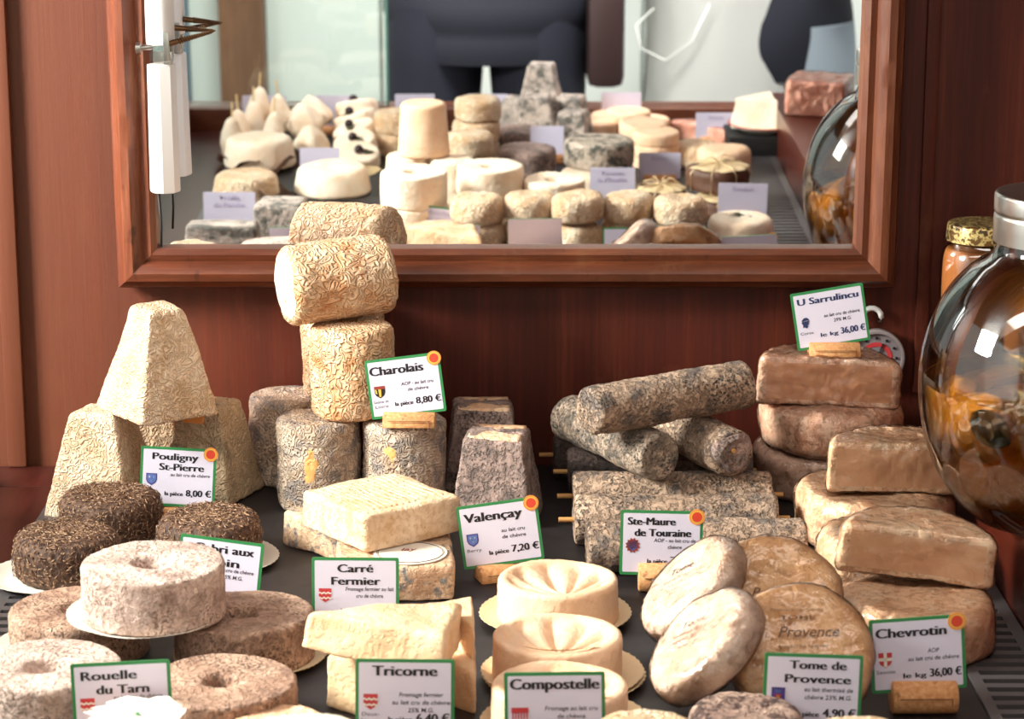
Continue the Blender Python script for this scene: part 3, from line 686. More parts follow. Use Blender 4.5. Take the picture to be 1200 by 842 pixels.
# ---- square slabs
G5 = 'square cheese slabs'
sq = bm_mesh(square_bm(.094, .030, 31), 'slab'); sq2 = bm_mesh(square_bm(.092, .029, 32), 'slab')
simple('square_cheese', sq2, M['carre_blue'], 'blue mottled square cheese at lower left under the raised square one', 'cheese', (-.128, -.244, 0), (0, 0, .75), G5)
o = simple('square_cheese', sq2, M['carre'], 'square cheese with a round paper label, lower right under the raised one', 'cheese', (-.093, -.347, 0), (0, 0, .06), G5)
rl = obj('round_label', bm_mesh(lathe([(0, .0008), (.029, .0008), (.029, 0), (0, 0)], 60, None, .01), 'label', True, 40), M['paper'], o, (.012, -.016, .0300))
bm = bmesh.new()
for r0 in (.0265, .0255):
    pts = [(r0*math.cos(2*PI*k/60), r0*math.sin(2*PI*k/60), .0009) for k in range(61)]; curve_tube(bm, pts, .00022, 4)
obj('printed_ring', bm_mesh(bm, 'ring'), M['brown_ink'], rl)
tm = text_mesh('lay', .013, .007, .01, .3); tm.transform(Matrix.Translation((-.002, .004, .0011))); obj('red_lettering', tm, M['ink_red'], rl)
for k in range(3):
    tm = text_mesh('au lait cru de chèvre', .026-.004*k, .0022, .0); tm.transform(Matrix.Translation((-.002, -.004-.005*k, .0011))); obj('fine_lettering', tm, M['brown_ink'], rl)
o = simple('square_cheese', sq, M['carre'], 'bright square cheese slab raised on top of two others', 'cheese', (-.106, -.302, .0315), (.0, .0, .64), G5)
bm = bmesh.new()
for k in range(14):
    xx = -.036+k*.0055; curve_tube(bm, [(xx+.0008*noise.noise(Vector((xx*90, j, 0))), -.036+j*.009, .0306+.0016*noise.noise(Vector((xx*60, j*.4, 3)))) for j in range(9)], .0008, 6)
obj('rack_marks', bm_mesh(bm, 'marks'), M['tan'], o)
price_tag((-.1165, -.474, 0), 'price tag standing behind the white three cornered cheese', [('Carré', .000, .0405, .026, .0062), ('Fermier', .000, .0310, .036, .0062)], yaw=-.02, roll=0, desc=[('Fromage fermier au lait', .036), ('cru de chèvre', .02)], emb='red', unit='la pièce', price='6,40 €', tz=.010)

# ---- three cornered cheeses
G6 = 'ivory three cornered cheeses'
def tri(verts, z, seed, h, label, rot=(0, 0, 0)):
    bm, c = tri_bm(verts, h, seed); return simple('triangular_cheese', bm_mesh(bm, 'triangle'), M['tri'], label, 'cheese', (c.x, c.y, z), rot, G6)
tri([(-.130, -.612), (-.054, -.664), (-.058, -.585)], .0, 41, .040, 'ivory three cornered cheese beneath the top one, behind its price tag')
tri([(-.062, -.585), (-.0245, -.628), (-.027, -.556)], .0, 42, .031, 'lower ivory three cornered cheese at the right edge of its pile')
tri([(-.058, -.556), (-.0255, -.606), (-.0275, -.538)], .0315, 43, .026, 'upper ivory three cornered cheese at the right edge of its pile')
tri([(-.147, -.632), (-.045, -.664), (-.033, -.584)], .0435, 44, .029, 'large ivory three cornered cheese on top of the pile, tip pointing left', (.0, .09, 0))
price_tag((-.0705, -.692, 0), 'price tag reading 6,40 € in front of the three cornered cheeses', [('Tricorne', .000, .0405, .042, .0070)], yaw=.0, roll=.01, desc=[('Fromage fermier', .029), ('au lait cru de chèvre', .038), ('25% M.G.', .017)], unit='la pièce', price='6,40 €', region=('Deux-', 'Sèvres'), emb='red', tz=.0115)

# ---- grey truncated pyramids
G7 = 'ash grey truncated cheese pyramids'
vm = bm_mesh(pyramid_bm(.073, .052, .076, 51, .0007, .004), 'pyramid')
def top_cap(o, s, z):
    c = obj('tan_top', bm_mesh(displace(lathe([(0, .0012), (s/2, .0008), (s/2, -.002)], 100, SQUARE, .003), .0004, 200, .001, 30, 6), 'cap'), M['tan'], o, (0, 0, z)); c['label'] = 'bare tan top of the pyramid'
o = simple('truncated_pyramid', vm, M['ash'], 'front ash grey truncated cheese pyramid with a tan top', 'cheese', (-.013, -.166, 0), (0, 0, -.14), G7); top_cap(o, .046, .0758)
o = simple('truncated_pyramid', vm, M['ash'], 'rear ash grey truncated cheese pyramid, taller in view, behind the front one', 'cheese', (-.026, -.068, .0), (0, 0, .03), G7); top_cap(o, .046, .0758)
price_tag((-.006, -.332, 0), 'tilted price tag reading 7,20 € before the ash grey pyramids', [('Valençay', -.004, .0375, .046, .0074)], yaw=.03, roll=-.13, lean=-.1, desc=[('au lait cru', .019), ('de chèvre', .019)], unit='la pièce', price='7,20 €', region=('Berry',), emb='blue', seal=True, tz=.011, cork_yaw=.3)

# ---- ash logs
G8 = 'ash grey cheese logs'
R = .021
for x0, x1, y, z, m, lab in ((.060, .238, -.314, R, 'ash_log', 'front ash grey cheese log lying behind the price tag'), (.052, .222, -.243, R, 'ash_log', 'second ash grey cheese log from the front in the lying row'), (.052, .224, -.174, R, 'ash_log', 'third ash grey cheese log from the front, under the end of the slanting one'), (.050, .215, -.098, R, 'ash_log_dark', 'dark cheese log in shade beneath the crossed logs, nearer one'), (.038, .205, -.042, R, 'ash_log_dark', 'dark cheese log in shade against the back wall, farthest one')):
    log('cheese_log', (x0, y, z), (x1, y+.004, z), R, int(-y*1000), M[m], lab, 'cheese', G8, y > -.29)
log('cheese_log', (.126, -.203, .0635), (.051, -.068, .0635), .0208, 61, M['ash_log_blue'], 'ash grey cheese log pointing forward under the left end of the top log', 'cheese', G8)
o = log('cheese_log', (.189, -.190, .0635), (.126, -.060, .0635), .0208, 62, M['ash_log'], 'ash grey cheese log pointing forward at right with a cracked end', 'cheese', G8)
b2 = displace(lathe([(0, -.003), (.005, -.0022), (.007, -.004), (.011, -.003), (.0135, -.0045), (.0175, -.001), (.0195, .003)], 60, lambda th: 1+.08*math.sin(3*th+1), .0015), .0012, 160, .0014, 60, 8); cr = obj('cracked_end', bm_mesh(b2, 'end'), M['ash'], o); cr['label'] = 'cracked dark grey end'
b2 = bmesh.new(); curve_tube(b2, [(.003, .004, -.006), (.003, .004, .0)], .002, 8); obj('straw', bm_mesh(b2, 'straw', True, 50), M['straw'], o)
log('cheese_log', (.064, -.203, .1045), (.204, -.128, .109), .0212, 63, M['ash_log'], 'topmost ash grey cheese log lying across the pile', 'cheese', G8)
price_tag((.117, -.365, 0), 'price tag in front of the ash grey logs, its price half hidden', [('Ste-Maure', -.008, .0400, .037, .0062), ('de Touraine', .001, .0310, .044, .0062)], yaw=0, roll=.02, desc=[('AOP - au lait cru de', .033), ('chèvre', .011)], unit='la pièce', price='7,60 €', emb='burst', seal=True, tz=.013, cork_dx=.005, cork_full=True)

# ---- shell moulded rounds on doilies
G9 = 'shell moulded round cheeses'
def shell_round(seed):
    r, h = .047, .033
    p = fillet([(0, 0), (r, 0), (r*.97, h), (r*.80, h), (0, h-.0075)], [0, .004, .006, .004, 0]); bm = lathe(p, 180, None, .0016)
    hub = Vector((.002, -.030))
    for v in bm.verts:
        q = math.hypot(v.co.x, v.co.y)
        if v.co.z > h*.7 and q < r*.84:
            d = Vector((v.co.x, v.co.y))-hub; ang = math.atan2(d.y, d.x); k = min(1, d.length/.03)*min(1, max(0, (r*.82-q)/.004))
            v.co.z += (.0046*abs(math.sin(ang*7.5))-.0030-.0010*math.exp(-(d.length/.015)**2))*k-.0030*min(1, (r*.84-q)/.006)
    return bm_mesh(displace(bm, .0003, 200, .0012, 30, seed, 'f'), 'shell_round')
cs = [shell_round(71), shell_round(72)]; dl = doily_mesh(.058, 48, 1, .002)
G9D = 'cream scalloped paper doilies'
for i, ((x, y, a), lab, lab2) in enumerate((((.035, -.432, .1), 'rear cream round cheese with a shell fan pressed in its top', 'scalloped paper doily under the rear shell moulded cheese'), ((.032, -.557, -.05), 'middle cream round cheese with a shell fan and a paper band', 'scalloped paper doily under the middle shell moulded cheese'), ((.032, -.655, .05), 'front cream round cheese partly hidden by the wide price tag', 'scalloped paper doily under the front shell moulded cheese'))):
    simple('paper_doily', dl, M['doily'], lab2, 'paper doily', (x+(.004 if i else -.002), y, 0), (0, 0, i*1.1), G9D)
    if i == 1: simple('paper_doily', dl, M['doily'], 'second scalloped doily showing under the first, beneath the middle round', 'paper doily', (x+.005, y-.003, -.0012), (0, 0, 2), G9D)
    o = simple('round_cheese', cs[i % 2], M['dish_rind'], lab, 'cheese', (x, y, .001), (0, 0, a), G9)
    if i:
        bm = bmesh.new(); rows = []
        for k in range(21):
            th = -PI/2+.05+(k-10)*.075; rows.append([bm.verts.new((rr*math.cos(th), rr*math.sin(th), zz)) for rr, zz in ((.0405, .0352), (.0345, .0322))])
        for A, B in zip(rows, rows[1:]): bm.faces.new((A[0], B[0], B[1], A[1]))
        bd = obj('paper_band', bm_mesh(bm, 'band'), M['doily'], o)
        bm = bmesh.new()
        for k in range(14):
            th = -PI/2+.05+(k-6.5)*.095; v3 = []
            for rr, zz, dt in ((.0392, .0348, 0), (.0392, .0348, .05+.03*(k % 3 == 0)), (.0368, .0336, .05), (.0368, .0336, 0)): v3.append(bm.verts.new((rr*math.cos(th+dt), rr*math.sin(th+dt), zz+.0002)))
            bm.faces.new(v3)
        obj('printed_marks', bm_mesh(bm, 'marks'), M['ink_red'], bd)
price_tag((.028, -.7185, 0), 'wide price tag in front of the shell moulded rounds', [('Compostelle', .000, .0405, .057, .0072)], yaw=-.01, roll=-.015, desc=[('Fromage au lait cru', .034), ('de chèvre', .018)], unit='la pièce', price='6,40 €', emb='bars', tz=.0125)

# ---- leaning wrapped rounds
G10 = 'wrapped round cheeses leaning in a heap'
tw = bm_mesh(round_bm(.0445, .024, 81, .012, .0006, scale=120, warp=.003, blg=.02), 'leaning_round'); tb = bm_mesh(round_bm(.050, .027, 82, .012, .0006, scale=120, warp=.003, blg=.02), 'leaning_round')
fw, fb = shell(tw, .0006, 1), shell(tb, .0006, 2)
def lean_disc(c, n, me, film, mat, label, spin=0):
    n = Vector(n).normalized(); q = n.to_track_quat('Z', 'Y'); root_loc = Vector(c)-n*(.012 if me is tw else .0135)
    o = tag(obj('wrapped_round', me, mat, None, root_loc), label, 'cheese', G10); o.rotation_mode = 'QUATERNION'; o.rotation_quaternion = q @ Matrix.Rotation(spin, 3, 'Z').to_quaternion()
    obj('clear_wrap', film, M['wrap'], o); return o
def print_on(o, lines, spin, mat, z=.0285):
    for s, x, y, wd, cap, sh, b in lines:
        tm = text_mesh(s, wd, cap, b, sh); tm.transform(Matrix.Rotation(spin, 4, 'Z') @ Matrix.Translation((x, y, z))); obj('printed_lettering', tm, mat, o)
UPN = lambda n: 0
o1 = lean_disc((.189, -.512, .043), (-.05, -.66, .75), tb, fb, M['tome_brown'], 'tan film wrapped round at the back of the leaning heap')
o2 = lean_disc((.196, -.628, .0445), (.02, -.70, .71), tb, fb, M['tome_brown'], 'large tan film wrapped round with brown lettering, behind its price tag', 1.0)
w1 = lean_disc((.132, -.508, .049), (-.68, -.14, .72), tw, fw, M['tome_white'], 'upper white bloomed round leaning left in the heap')
w2 = lean_disc((.1325, -.6225, .049), (-.68, -.14, .72), tw, fw, M['tome_white'], 'lower white bloomed round leaning left in the heap', 1.0)
def facing_spin(o):
    """angle in the disc's own plane that points its lettering uphill"""
    m = o.rotation_quaternion.to_matrix().inverted(); u = m @ Vector((0, 0, 1)); return math.atan2(u.y, u.x)-PI/2
print_on(o2, [('Provence', .004, .006, .042, .008, .35, .01), ('TOME', -.002, .019, .024, .003, 0, .01), ('FROMAGE DE CHÈVRE', -.002, .025, .036, .002, 0, 0), ('AU LAIT DE CHÈVRE', .0, -.002, .034, .002, 0, 0)], facing_spin(o2), M['brown_ink'])
print_on(o1, [('Provence', .004, -.006, .040, .008, .35, .0)], facing_spin(o1), M['brown_ink'])
for o in (w1, w2): print_on(o, [('Tome', -.004, .010, .022, .006, .3, 0), ('FROMAGE DE CHÈVRE', 0, .003, .040, .0022, 0, 0), ('AU LAIT DE CHÈVRE', 0, -.003, .040, .0022, 0, 0), ('POIDS NET', 0, -.010, .024, .0022, 0, 0)], facing_spin(o)+.9, M['ink_soft'], .0255)
price_tag((.197, -.684, 0), 'price tag reading 4,90 € before the leaning wrapped rounds', [('Tome de', .003, .0415, .037, .0058), ('Provence', .003, .0322, .043, .0058)], yaw=0, roll=.035, desc=[('au lait thermisé de', .032), ('chèvre 23% M.G.', .031)], unit='la pièce', price='4,90 €', region=('Provence',), emb='var', tz=.012)
simple('round_cheese', bm_mesh(round_bm(.037, .026, 83, .010, .0012, scale=160), 'round'), rind('dark_speckled_rind', '#9a8478', '#c2ad9c', '#5d4a44', (.48, .58), 90, 300, .9, .003), 'dark speckled round cheese at the bottom edge, left of the lowest right price tag', 'cheese', (.152, -.706, .010), group='small round cheeses at the front edge')

# ---- stacks at the right
def half_cheese(r, h, seed, rind_m, cut_m, label, loc, rot, group, film=True, name='half_cheese'):
    bm = lathe(disc_prof(r, h, .008, r*.985), 170, half_shape, .0024); displace(bm, .0006, 140, .0022, 34, seed, 'f')
    m = .0055
    def test(f):
        c = f.calc_center_median(); return c.y < -OFF*r+.0045 and m < c.z < h-m and abs(c.x) < r*.985*math.sqrt(1-OFF**2*0)-m and abs(f.normal.y) > .6
    full = bm_mesh(bm.copy(), 'film_base'); cut = sub_mesh(bm, test)
    o = tag(obj(name, bm_mesh(bm, 'half'), rind_m, None, loc, rot), label, 'cheese', group)
    c = obj('cut_face', bm_mesh(cut, 'cut'), cut_m, o); c['label'] = 'smooth cut face of paste'
    if film: obj('clear_wrap', shell(full, .0008, seed, .0014), M['wrap'], o)
    return o
def whole(r, h, seed, m, label, loc, rot, group, film=True):
    me = bm_mesh(round_bm(r, h, seed, .012, .0006, scale=140, warp=.003, mode='f', blg=.02), 'wheel'); o = tag(obj('wheel_cheese', me, m, None, loc, rot), label, 'cheese', group)
    if film: obj('clear_wrap', shell(me, .0008, seed, .0012), M['wrap'], o)
    return o
G11, G12 = 'film wrapped wheels under the high price tag', 'film wrapped wheels beside the right rail'
whole(.061, .041, 91, M['tan_grey'], 'bottom wheel of the tall stack, in film, against the back wall', (.279, -.074, 0), (0, 0, 0), G11)
whole(.062, .040, 92, M['sarr'], 'middle wheel of the tall stack, film wrapped with a brown top', (.287, -.078, .0425), (0, .02, 1), G11)
half_cheese(.063, .043, 93, M['sarr'], M['cut'], 'halved wheel on top of the tall stack, holding the highest price tag', (.281, -.080, .0835), (0, .03, -.06), G11)
price_tag((.286, -.090, .1265), 'highest price tag, tilted, reading 36,00 €, on the tall stack of wheels', [('U Sarrulincu', .000, .0400, .054, .0060)], yaw=.02, roll=-.16, lean=-.08, desc=[('au lait cru de chèvre', .032), ('29% M.G.', .016)], unit='le kg', price='36,00 €', region=('Corse',), emb='head', navy=True, tz=.0085)
whole(.066, .046, 94, M['tan'], 'film wrapped wheel under the rear halved wheel, beside the rail', (.307, -.224, 0), (0, 0, 0), G12)
half_cheese(.060, .042, 95, M['tan'], M['cut_pale'], 'rear halved wheel in film with its cut face to the front', (.322, -.232, .048), (0, .01, -.05), G12)
whole(.054, .044, 96, M['tan'], 'film wrapped wheel whose left side shows behind the front wheel', (.297, -.352, 0), (0, 0, 0), G12)
whole(.057, .041, 97, M['tan'], 'front film wrapped wheel behind the price tag with a white cross', (.296, -.492, 0), (0, 0, .5), G12)
half_cheese(.057, .038, 98, M['tan'], M['cut_pale'], 'front halved wheel in film, tilted down to the right', (.301, -.452, .0475), (.05, .09, -.14), G12)
price_tag((.279, -.622, 0), 'price tag reading 36,00 € with a red and white cross, at lower right', [('Chevrotin', -.004, .0385, .048, .0068)], yaw=.02, roll=-.065, lean=-.1, desc=[('AOP', .008), ('au lait cru de chèvre', .035)], unit='le kg', price='36,00 €', region=('Savoie',), emb='savoy', seal=True, tz=.016, cork_dx=.003, cork_full=True)

# ------------------------------------------------------------------ big jar and small jars
JX, JY = .415, -.40
jar = empty('storage_jar', (JX, JY, RAILZ)); tag(jar, 'big round glass jar of cheese in amber oil with a steel lid', 'jar')
def arc_prof(r0, off=0):
    pts = [(0, off), (.055-off, off)]
    for k in range(1, 25):
        a = -PI/2*.66+k/24*PI*.80; pts.append(((r0-off)*math.cos(a) if k > 0 else .055, .1075+.118*math.sin(a)*(1-off*3)))
    return pts
JP = [(0, 0), (.050, 0), (.066, .008), (.085, .030), (.098, .058), (.1045, .090), (.105, .120), (.099, .150), (.087, .176), (.070, .196), (.056, .206), (.052, .213), (.052, .222)]
def smooth_prof(P, n=6):
    P = [Vector(p) for p in P]; out = []
    for i in range(len(P)-1):
        p0, p1, p2, p3 = P[max(i-1, 0)], P[i], P[i+1], P[min(i+2, len(P)-1)]
        for k in range(n):
            t = k/n; out.append(.5*((2*p1)+(p2-p0)*t+(2*p0-5*p1+4*p2-p3)*t*t+(3*p1-p0-3*p2+p3)*t**3))
    out.append(P[-1]); 
    for q in out: q.x = max(0, q.x)
    return out
sp = smooth_prof(JP); bm = lathe(sp, 96, None, .02); obj('glass_bowl', bm_mesh(bm, 'bowl'), M['jar_glass'], jar)
inn = [Vector((max(0, p.x-.0035), max(.003, p.y))) for p in sp]; bm = lathe(inn, 96, None, .02); obj('inner_glass', bm_mesh(bm, 'bowl'), M['jar_glass'], jar)
lvl = .108; oil = [p.copy() for p in inn if p.y <= lvl]
for p in oil: p.x = max(0, p.x-.0008)
oil[0].x = 0; oil += [Vector((oil[-1].x, lvl)), Vector((0, lvl))]
bm = lathe(oil, 96, None, .02); obj('oil', bm_mesh(bm, 'oil', True, 50), M['oil'], jar)
bm = lathe(fillet([(0, .254), (.0545, .254), (.0545, .240), (.0535, .238), (.0545, .236), (.0545, .217), (.0525, .217), (.0525, .25), (0, .25)], [0, .003, .001, .001, .001, 0, 0, 0, 0], 3), 96, None, .01)
obj('steel_lid', bm_mesh(bm, 'lid', True, 40), M['steel'], jar)
puck = bm_mesh(round_bm(.026, .018, 101, .006, .0005), 'puck'); rj = random.Random(11)
GP = 'cheese pucks in the oil'
for k in range(16):
    a = 2*PI*k/8+.3*(k//8)+2.6; rad, z = (.050, .038) if k < 8 else (.066, .078)
    o = obj('cheese_puck', puck, M['yolk'], None, (JX+rad*math.cos(a), JY+rad*math.sin(a), RAILZ+z)); o.rotation_euler = (rj.uniform(.7, 1.3), rj.uniform(-.3, .3), a+PI/2)
    tag(o, 'golden cheese puck sunk in the oil of the big jar', 'cheese', GP)
o = obj('leaf_piece', bm_mesh(lathe([(0, .0012), (.018, .0006), (.019, 0), (0, 0)], 50, lambda th: 1-.35*abs(math.sin(th)), .004), 'leaf'), M['dark_leaf'], None, (JX-.064, JY-.068, RAILZ+.090), (1.15, .5, -.75)); tag(o, 'dark oval herb leaf floating in the oil against the jar glass', 'leaf')
bm = bmesh.new(); pj = smooth_prof([(0, 0), (.032, 0), (.036, .006), (.037, .03), (.036, .056), (.031, .066), (.029, .07)], 4)
jg = bm_mesh(lathe(pj, 64, None, .01), 'glass'); jc = bm_mesh(lathe([Vector((max(0, p.x-.002), max(.002, min(p.y, .063)))) for p in pj]+[Vector((0, .063))], 64, None, .01), 'paste')
jl = bm_mesh(lathe(fillet([(0, .086), (.032, .086), (.033, .070), (.030, .070), (0, .072)], [0, .003, 0, 0, 0], 3), 64, None, .01), 'lid', True, 40)
t = NT('patterned_gold_lid'); v = t.coords(); n1 = t.noise(v, 130, 2); t.bsdf(t.ramp(n1, [(.42, srgb('#6b4a28')), (.5, srgb('#d8bd7c')), (.6, srgb('#4f3a26'))]), .3, Metallic=.6); M['lid_pattern'] = t.m
for x, y, z, lab in ((.420, -.070, RAILZ, 'small jar of orange paste standing at the bottom behind the big jar'), (.418, -.070, RAILZ+.0865, 'small jar of orange paste with gold lid, upper one behind the big jar'), (.447, -.205, RAILZ, 'small jar of orange paste behind the big jar, right of the others'), (.447, -.205, RAILZ+.0865, 'upper jar of orange paste on the right behind the big jar')):
    j = tag(empty('paste_jar', (x, y, z)), lab, 'jar', 'small jars of orange paste'); obj('glass_body', jg, M['jar_glass'], j); obj('paste', jc, M['paste_jar'], j); obj('lid', jl, M['lid_pattern'], j)

# ------------------------------------------------------------------ thermometer on the wall
th = tag(empty('dial_thermometer', (.336, -.002, .104)), 'round white dial thermometer hanging on the wall behind the tall stack', 'thermometer')
ROTF = Matrix.Rotation(PI/2, 4, 'X')
def faced(bm, n, sharp=40): bm.transform(ROTF); return bm_mesh(bm, n, True, sharp)
obj('case', faced(lathe(fillet([(0, 0), (.027, 0), (.027, .009), (.0235, .009), (.0235, .006), (0, .006)], [0, .001, .003, 0, 0, 0]), 64, None, .01), 'case'), plain('aged_grey_plastic', '#8a7c7c', .4), th)
obj('dial', faced(lathe([(0, .0064), (.0233, .0064)], 64, None, .01), 'dial'), plain('dial_face', '#7d7174', .4), th)
obj('red_band', faced(lathe([(.011, .0068), (.015, .0068)], 64, None, .01), 'band'), M['red'], th)
bm = bmesh.new()
for k in range(12):
    a = 2*PI*k/12; c = Vector((.019*math.sin(a), -.0072, .019*math.cos(a))); add_box(bm, c-Vector((.0012, .0002, .0012)), c+Vector((.0012, .0002, .0012)))
obj('scale_marks', bm_mesh(bm, 'marks', False), M['ink'], th)
bm = bmesh.new(); curve_tube(bm, [(0, -.0075, 0), (.006, -.0075, .014)], .0007, 6); obj('pointer', bm_mesh(bm, 'pointer'), M['ink'], th)
bm = bmesh.new(); pts = [(-.013, -.005, .022), (-.015, -.005, .030), (-.014, -.005, .037)]+[(-.005+.009*math.cos(PI-k*PI/7), -.005, .038+.009*math.sin(PI-k*PI/7)) for k in range(8)]+[(.0035, -.005, .034)]
curve_tube(bm, pts, .0026, 10); obj('hook', bm_mesh(bm, 'hook'), M['white_plastic'], th)

# ------------------------------------------------------------------ white stay hanging at the frame's left stile
st = tag(empty('window_stay', (-.307, -.062, .268)), 'white jointed plastic stay hanging over the left stile of the mirror frame', 'stay')
bm = lathe(fillet([(0, 0), (.0135, 0), (.0125, .113), (0, .113)], [0, .002, .001, 0], 2), 8, None, .5); obj('lower_sleeve', bm_mesh(bm, 'sleeve', True, 25), M['white_plastic'], st)
bm = lathe(fillet([(0, .130), (.0125, .130), (.0125, .36), (0, .36)], [0, .002, .002, 0], 2), 40, None, .5); obj('upper_tube', bm_mesh(bm, 'tube', True, 40), M['white_plastic'], st)
bm = bmesh.new(); add_box(bm, (-.006, -.004, .112), (.010, .004, .124), .001); add_box(bm, (.004, -.0145, .116), (.0095, -.012, .142), .001); add_box(bm, (.004, .012, .116), (.0095, .0145, .142), .001); add_box(bm, (.004, -.0145, .114), (.0095, .0145, .118), .001)
obj('hinge_fork', bm_mesh(bm, 'fork', True, 40), M['steel'], st)
bm = bmesh.new(); curve_tube(bm, [(-.020, -.009, .128), (-.016, -.009, .128)], .0052, 14); curve_tube(bm, [(-.018, -.009, .128), (-.006, -.009, .129)], .0025, 10); obj('bolt', bm_mesh(bm, 'bolt', True, 50), M['steel'], st)
def screw(a, b, r):
    a, b = Vector(a), Vector(b); bm = bmesh.new(); curve_tube(bm, [a+(b-a)*k/10 for k in range(11)], r, 10, r*.3)
    L = (b-a).length; d = (b-a).normalized(); u = d.orthogonal().normalized(); v = d.cross(u)
    pts = [a+d*L*(.25+.7*k/96)+(u*math.cos(k*.9)+v*math.sin(k*.9))*r*(1.05-.7*(.25+.7*k/96)) for k in range(97)]; curve_tube(bm, pts, r*.28, 5); return bm_mesh(bm, 'screw', True, 60)
obj('screw', screw((.006, -.008, .131), (.046, .004, .141), .0028), M['bolt'], st); obj('screw', screw((.012, .006, .144), (.047, .010, .141), .0028), M['bolt'], st)
bm = bmesh.new(); curve_tube(bm, [(-.006, 0, 0), (-.005, .002, -.03), (-.006, .004, -.05)], .0012, 6); obj('rod', bm_mesh(bm, 'rod'), M['black'], st)

# ------------------------------------------------------------------ the near half of the counter, seen only in the mirror
def mir_y(px, py, y):            # the real point on the plane y that the mirror shows at this pixel
    d = ray(px, py); t = ((MIR0-CAM).dot(MN))/d.dot(MN); q = CAM+d*t; r = d-MN*(2*d.dot(MN))
    return q+r*((y-q.y)/r.y)
def mx(px, y): return mir_y(px, 200, y).x
GM = 'cheeses near the counter front, shown by the mirror'
bou = [bm_mesh(round_bm(.032, .0325, 110+k, .011, .0013, scale=130, warp=.003, blg=.05), 'bouchon') for k in range(3)]
k = 0
for px, y, tiers, lab in ((559, -.825, 2, 'leftmost of the small wrinkled rounds low in the mirror'), (621, -.832, 2, 'second small wrinkled round from the left low in the mirror'), (677, -.815, 2, 'third small wrinkled round from the left low in the mirror'), (737, -.835, 2, 'fourth small wrinkled round from the left low in the mirror'), (798, -.815, 2, 'rightmost of the small wrinkled rounds low in the mirror')):
    for t_ in range(tiers):
        o = simple('small_round', bou[k % 3], M['bouchon'], lab+(', upper one' if t_ else ', lower one'), 'cheese', (mx(px, y), y, (.0375 if px == 677 else .0325)*t_), (0, 0, k*1.3), 'small wrinkled round cheeses in pairs'); o.scale = (1, 1, 1); k += 1
def rnd(px, y, r, h, seed, mat, lab, z=0, name='round_cheese', top_r=None, bev=.009, amp=.0006, rot=(0, 0, 0), group=GM, **kw):
    return simple(name, bm_mesh(round_bm(r, h, seed, bev, amp, top_r=top_r, seg=90, **kw), 'round'), M[mat], lab, 'cheese', (mx(px, y), y, z), rot, group)
def ringm(px, y, r, h, hole, z, seed, lab): return simple('cheese_ring', bm_mesh(ring_bm(r, h, hole, seed), 'ring'), M['ivory'], lab, 'cheese', (mx(px, y), y, z), (0, 0, seed), GM)
# lowest row in the mirror
o = simple('ash_brick', bm_mesh(square_bm(.044, .036, 120), 'brick'), M['grey_white'], 'low grey mottled cheese bar at lower left in the mirror', 'cheese', (mx(258, -.80), -.80, 0), (0, 0, .03), GM); o.scale = (2.0, .9, 1)
o = simple('ash_brick', bm_mesh(square_bm(.060, .048, 121, .007), 'brick'), M['grey_white'], 'grey and white mottled block left of the wrinkled cylinder in the mirror', 'cheese', (mx(328, -.87), -.87, 0), (0, 0, .1), GM)
rnd(510, -.785, .036, .036, 122, 'bouchon', 'flat wrinkled white round in front of the green edged tag in the mirror')
rnd(870, -.83, .044, .037, 123, 'ivory', 'pale round with a green leaf on top at lower right in the mirror', top_r=.040)
lf = [(.022*math.cos(a)*(.55+.45*abs(math.cos(a))), .008*math.sin(a)) for a in [2*PI*i/24 for i in range(24)]]
def leaf_on(parent, name, loc, rot, sc=1, mat='leaf', curl=.15):
    bm = bmesh.new(); n, m = 12, 5; rows = []
    for i in range(n+1):
        u = i/n; wd = .016*math.sin(PI*u)**.7*sc*(1+.12*math.sin(u*25)); rows.append([bm.verts.new(((u-.5)*.07*sc, (j/m-.5)*2*wd, .004*math.sin(u*7)*sc+curl*abs(j/m-.5)*wd*2)) for j in range(m+1)])
    for A, B in zip(rows, rows[1:]):
        for j in range(m): bm.faces.new((A[j], B[j], B[j+1], A[j+1]))
    bmesh.ops.solidify(bm, geom=bm.faces[:], thickness=.0006); return obj(name, bm_mesh(bm, 'leaf'), M[mat], parent, loc, rot)
leaf_on(o := [q for q in bpy.data.objects if q.get('label', '').startswith('pale round with a green leaf')][0], 'leaf', (0, 0, .0375), (0, 0, .4), .45, 'leaf_green')
# rings
ringm(485, -.875, .0425, .042, .010, 0, 131, 'ivory cheese ring beneath another, behind the green edged tag in the mirror'); ringm(485, -.875, .0425, .042, .010, .0425, 132, 'ivory cheese ring stacked on another, right of the wrinkled cylinder in the mirror')
ringm(575, -.945, .043, .038, .011, 0, 133, 'ivory cheese ring beneath the central one in the mirror'); ringm(575, -.945, .043, .038, .011, .0385, 134, 'ivory cheese ring in the centre of the mirror with a clear hole')
ringm(647, -.93, .040, .030, .010, 0, 135, 'lower ivory ring behind the small wrinkled rounds in the mirror'); ringm(650, -.935, .040, .030, .010, .0305, 136, 'upper ivory ring behind the small wrinkled rounds in the mirror')
# left side rounds with leaves
rnd(390, -1.12, .054, .036, 141, 'ivory', 'wide smooth ivory round left of centre, behind the wrinkled cylinder in the mirror', top_r=.047)
o = rnd(288, -1.08, .046, .034, 142, 'bouchon', 'ivory round on brown leaves behind the white tag at left in the mirror', top_r=.041); leaf_on(o, 'leaf', (.035, .035, .006), (.5, .2, .5), 1); leaf_on(o, 'leaf', (.05, .0, .006), (.7, .0, 1.6), .8)
o = rnd(305, -1.27, .052, .040, 143, 'ivory', 'larger ivory round on dark leaves below the cheeses on picks in the mirror', z=.004, top_r=.046)
for a in range(6): leaf_on(o, 'leaf', (.046*math.cos(a*1.05), .046*math.sin(a*1.05), .003), (.3*math.cos(a), .35, a*1.05+PI/2), 1.05)
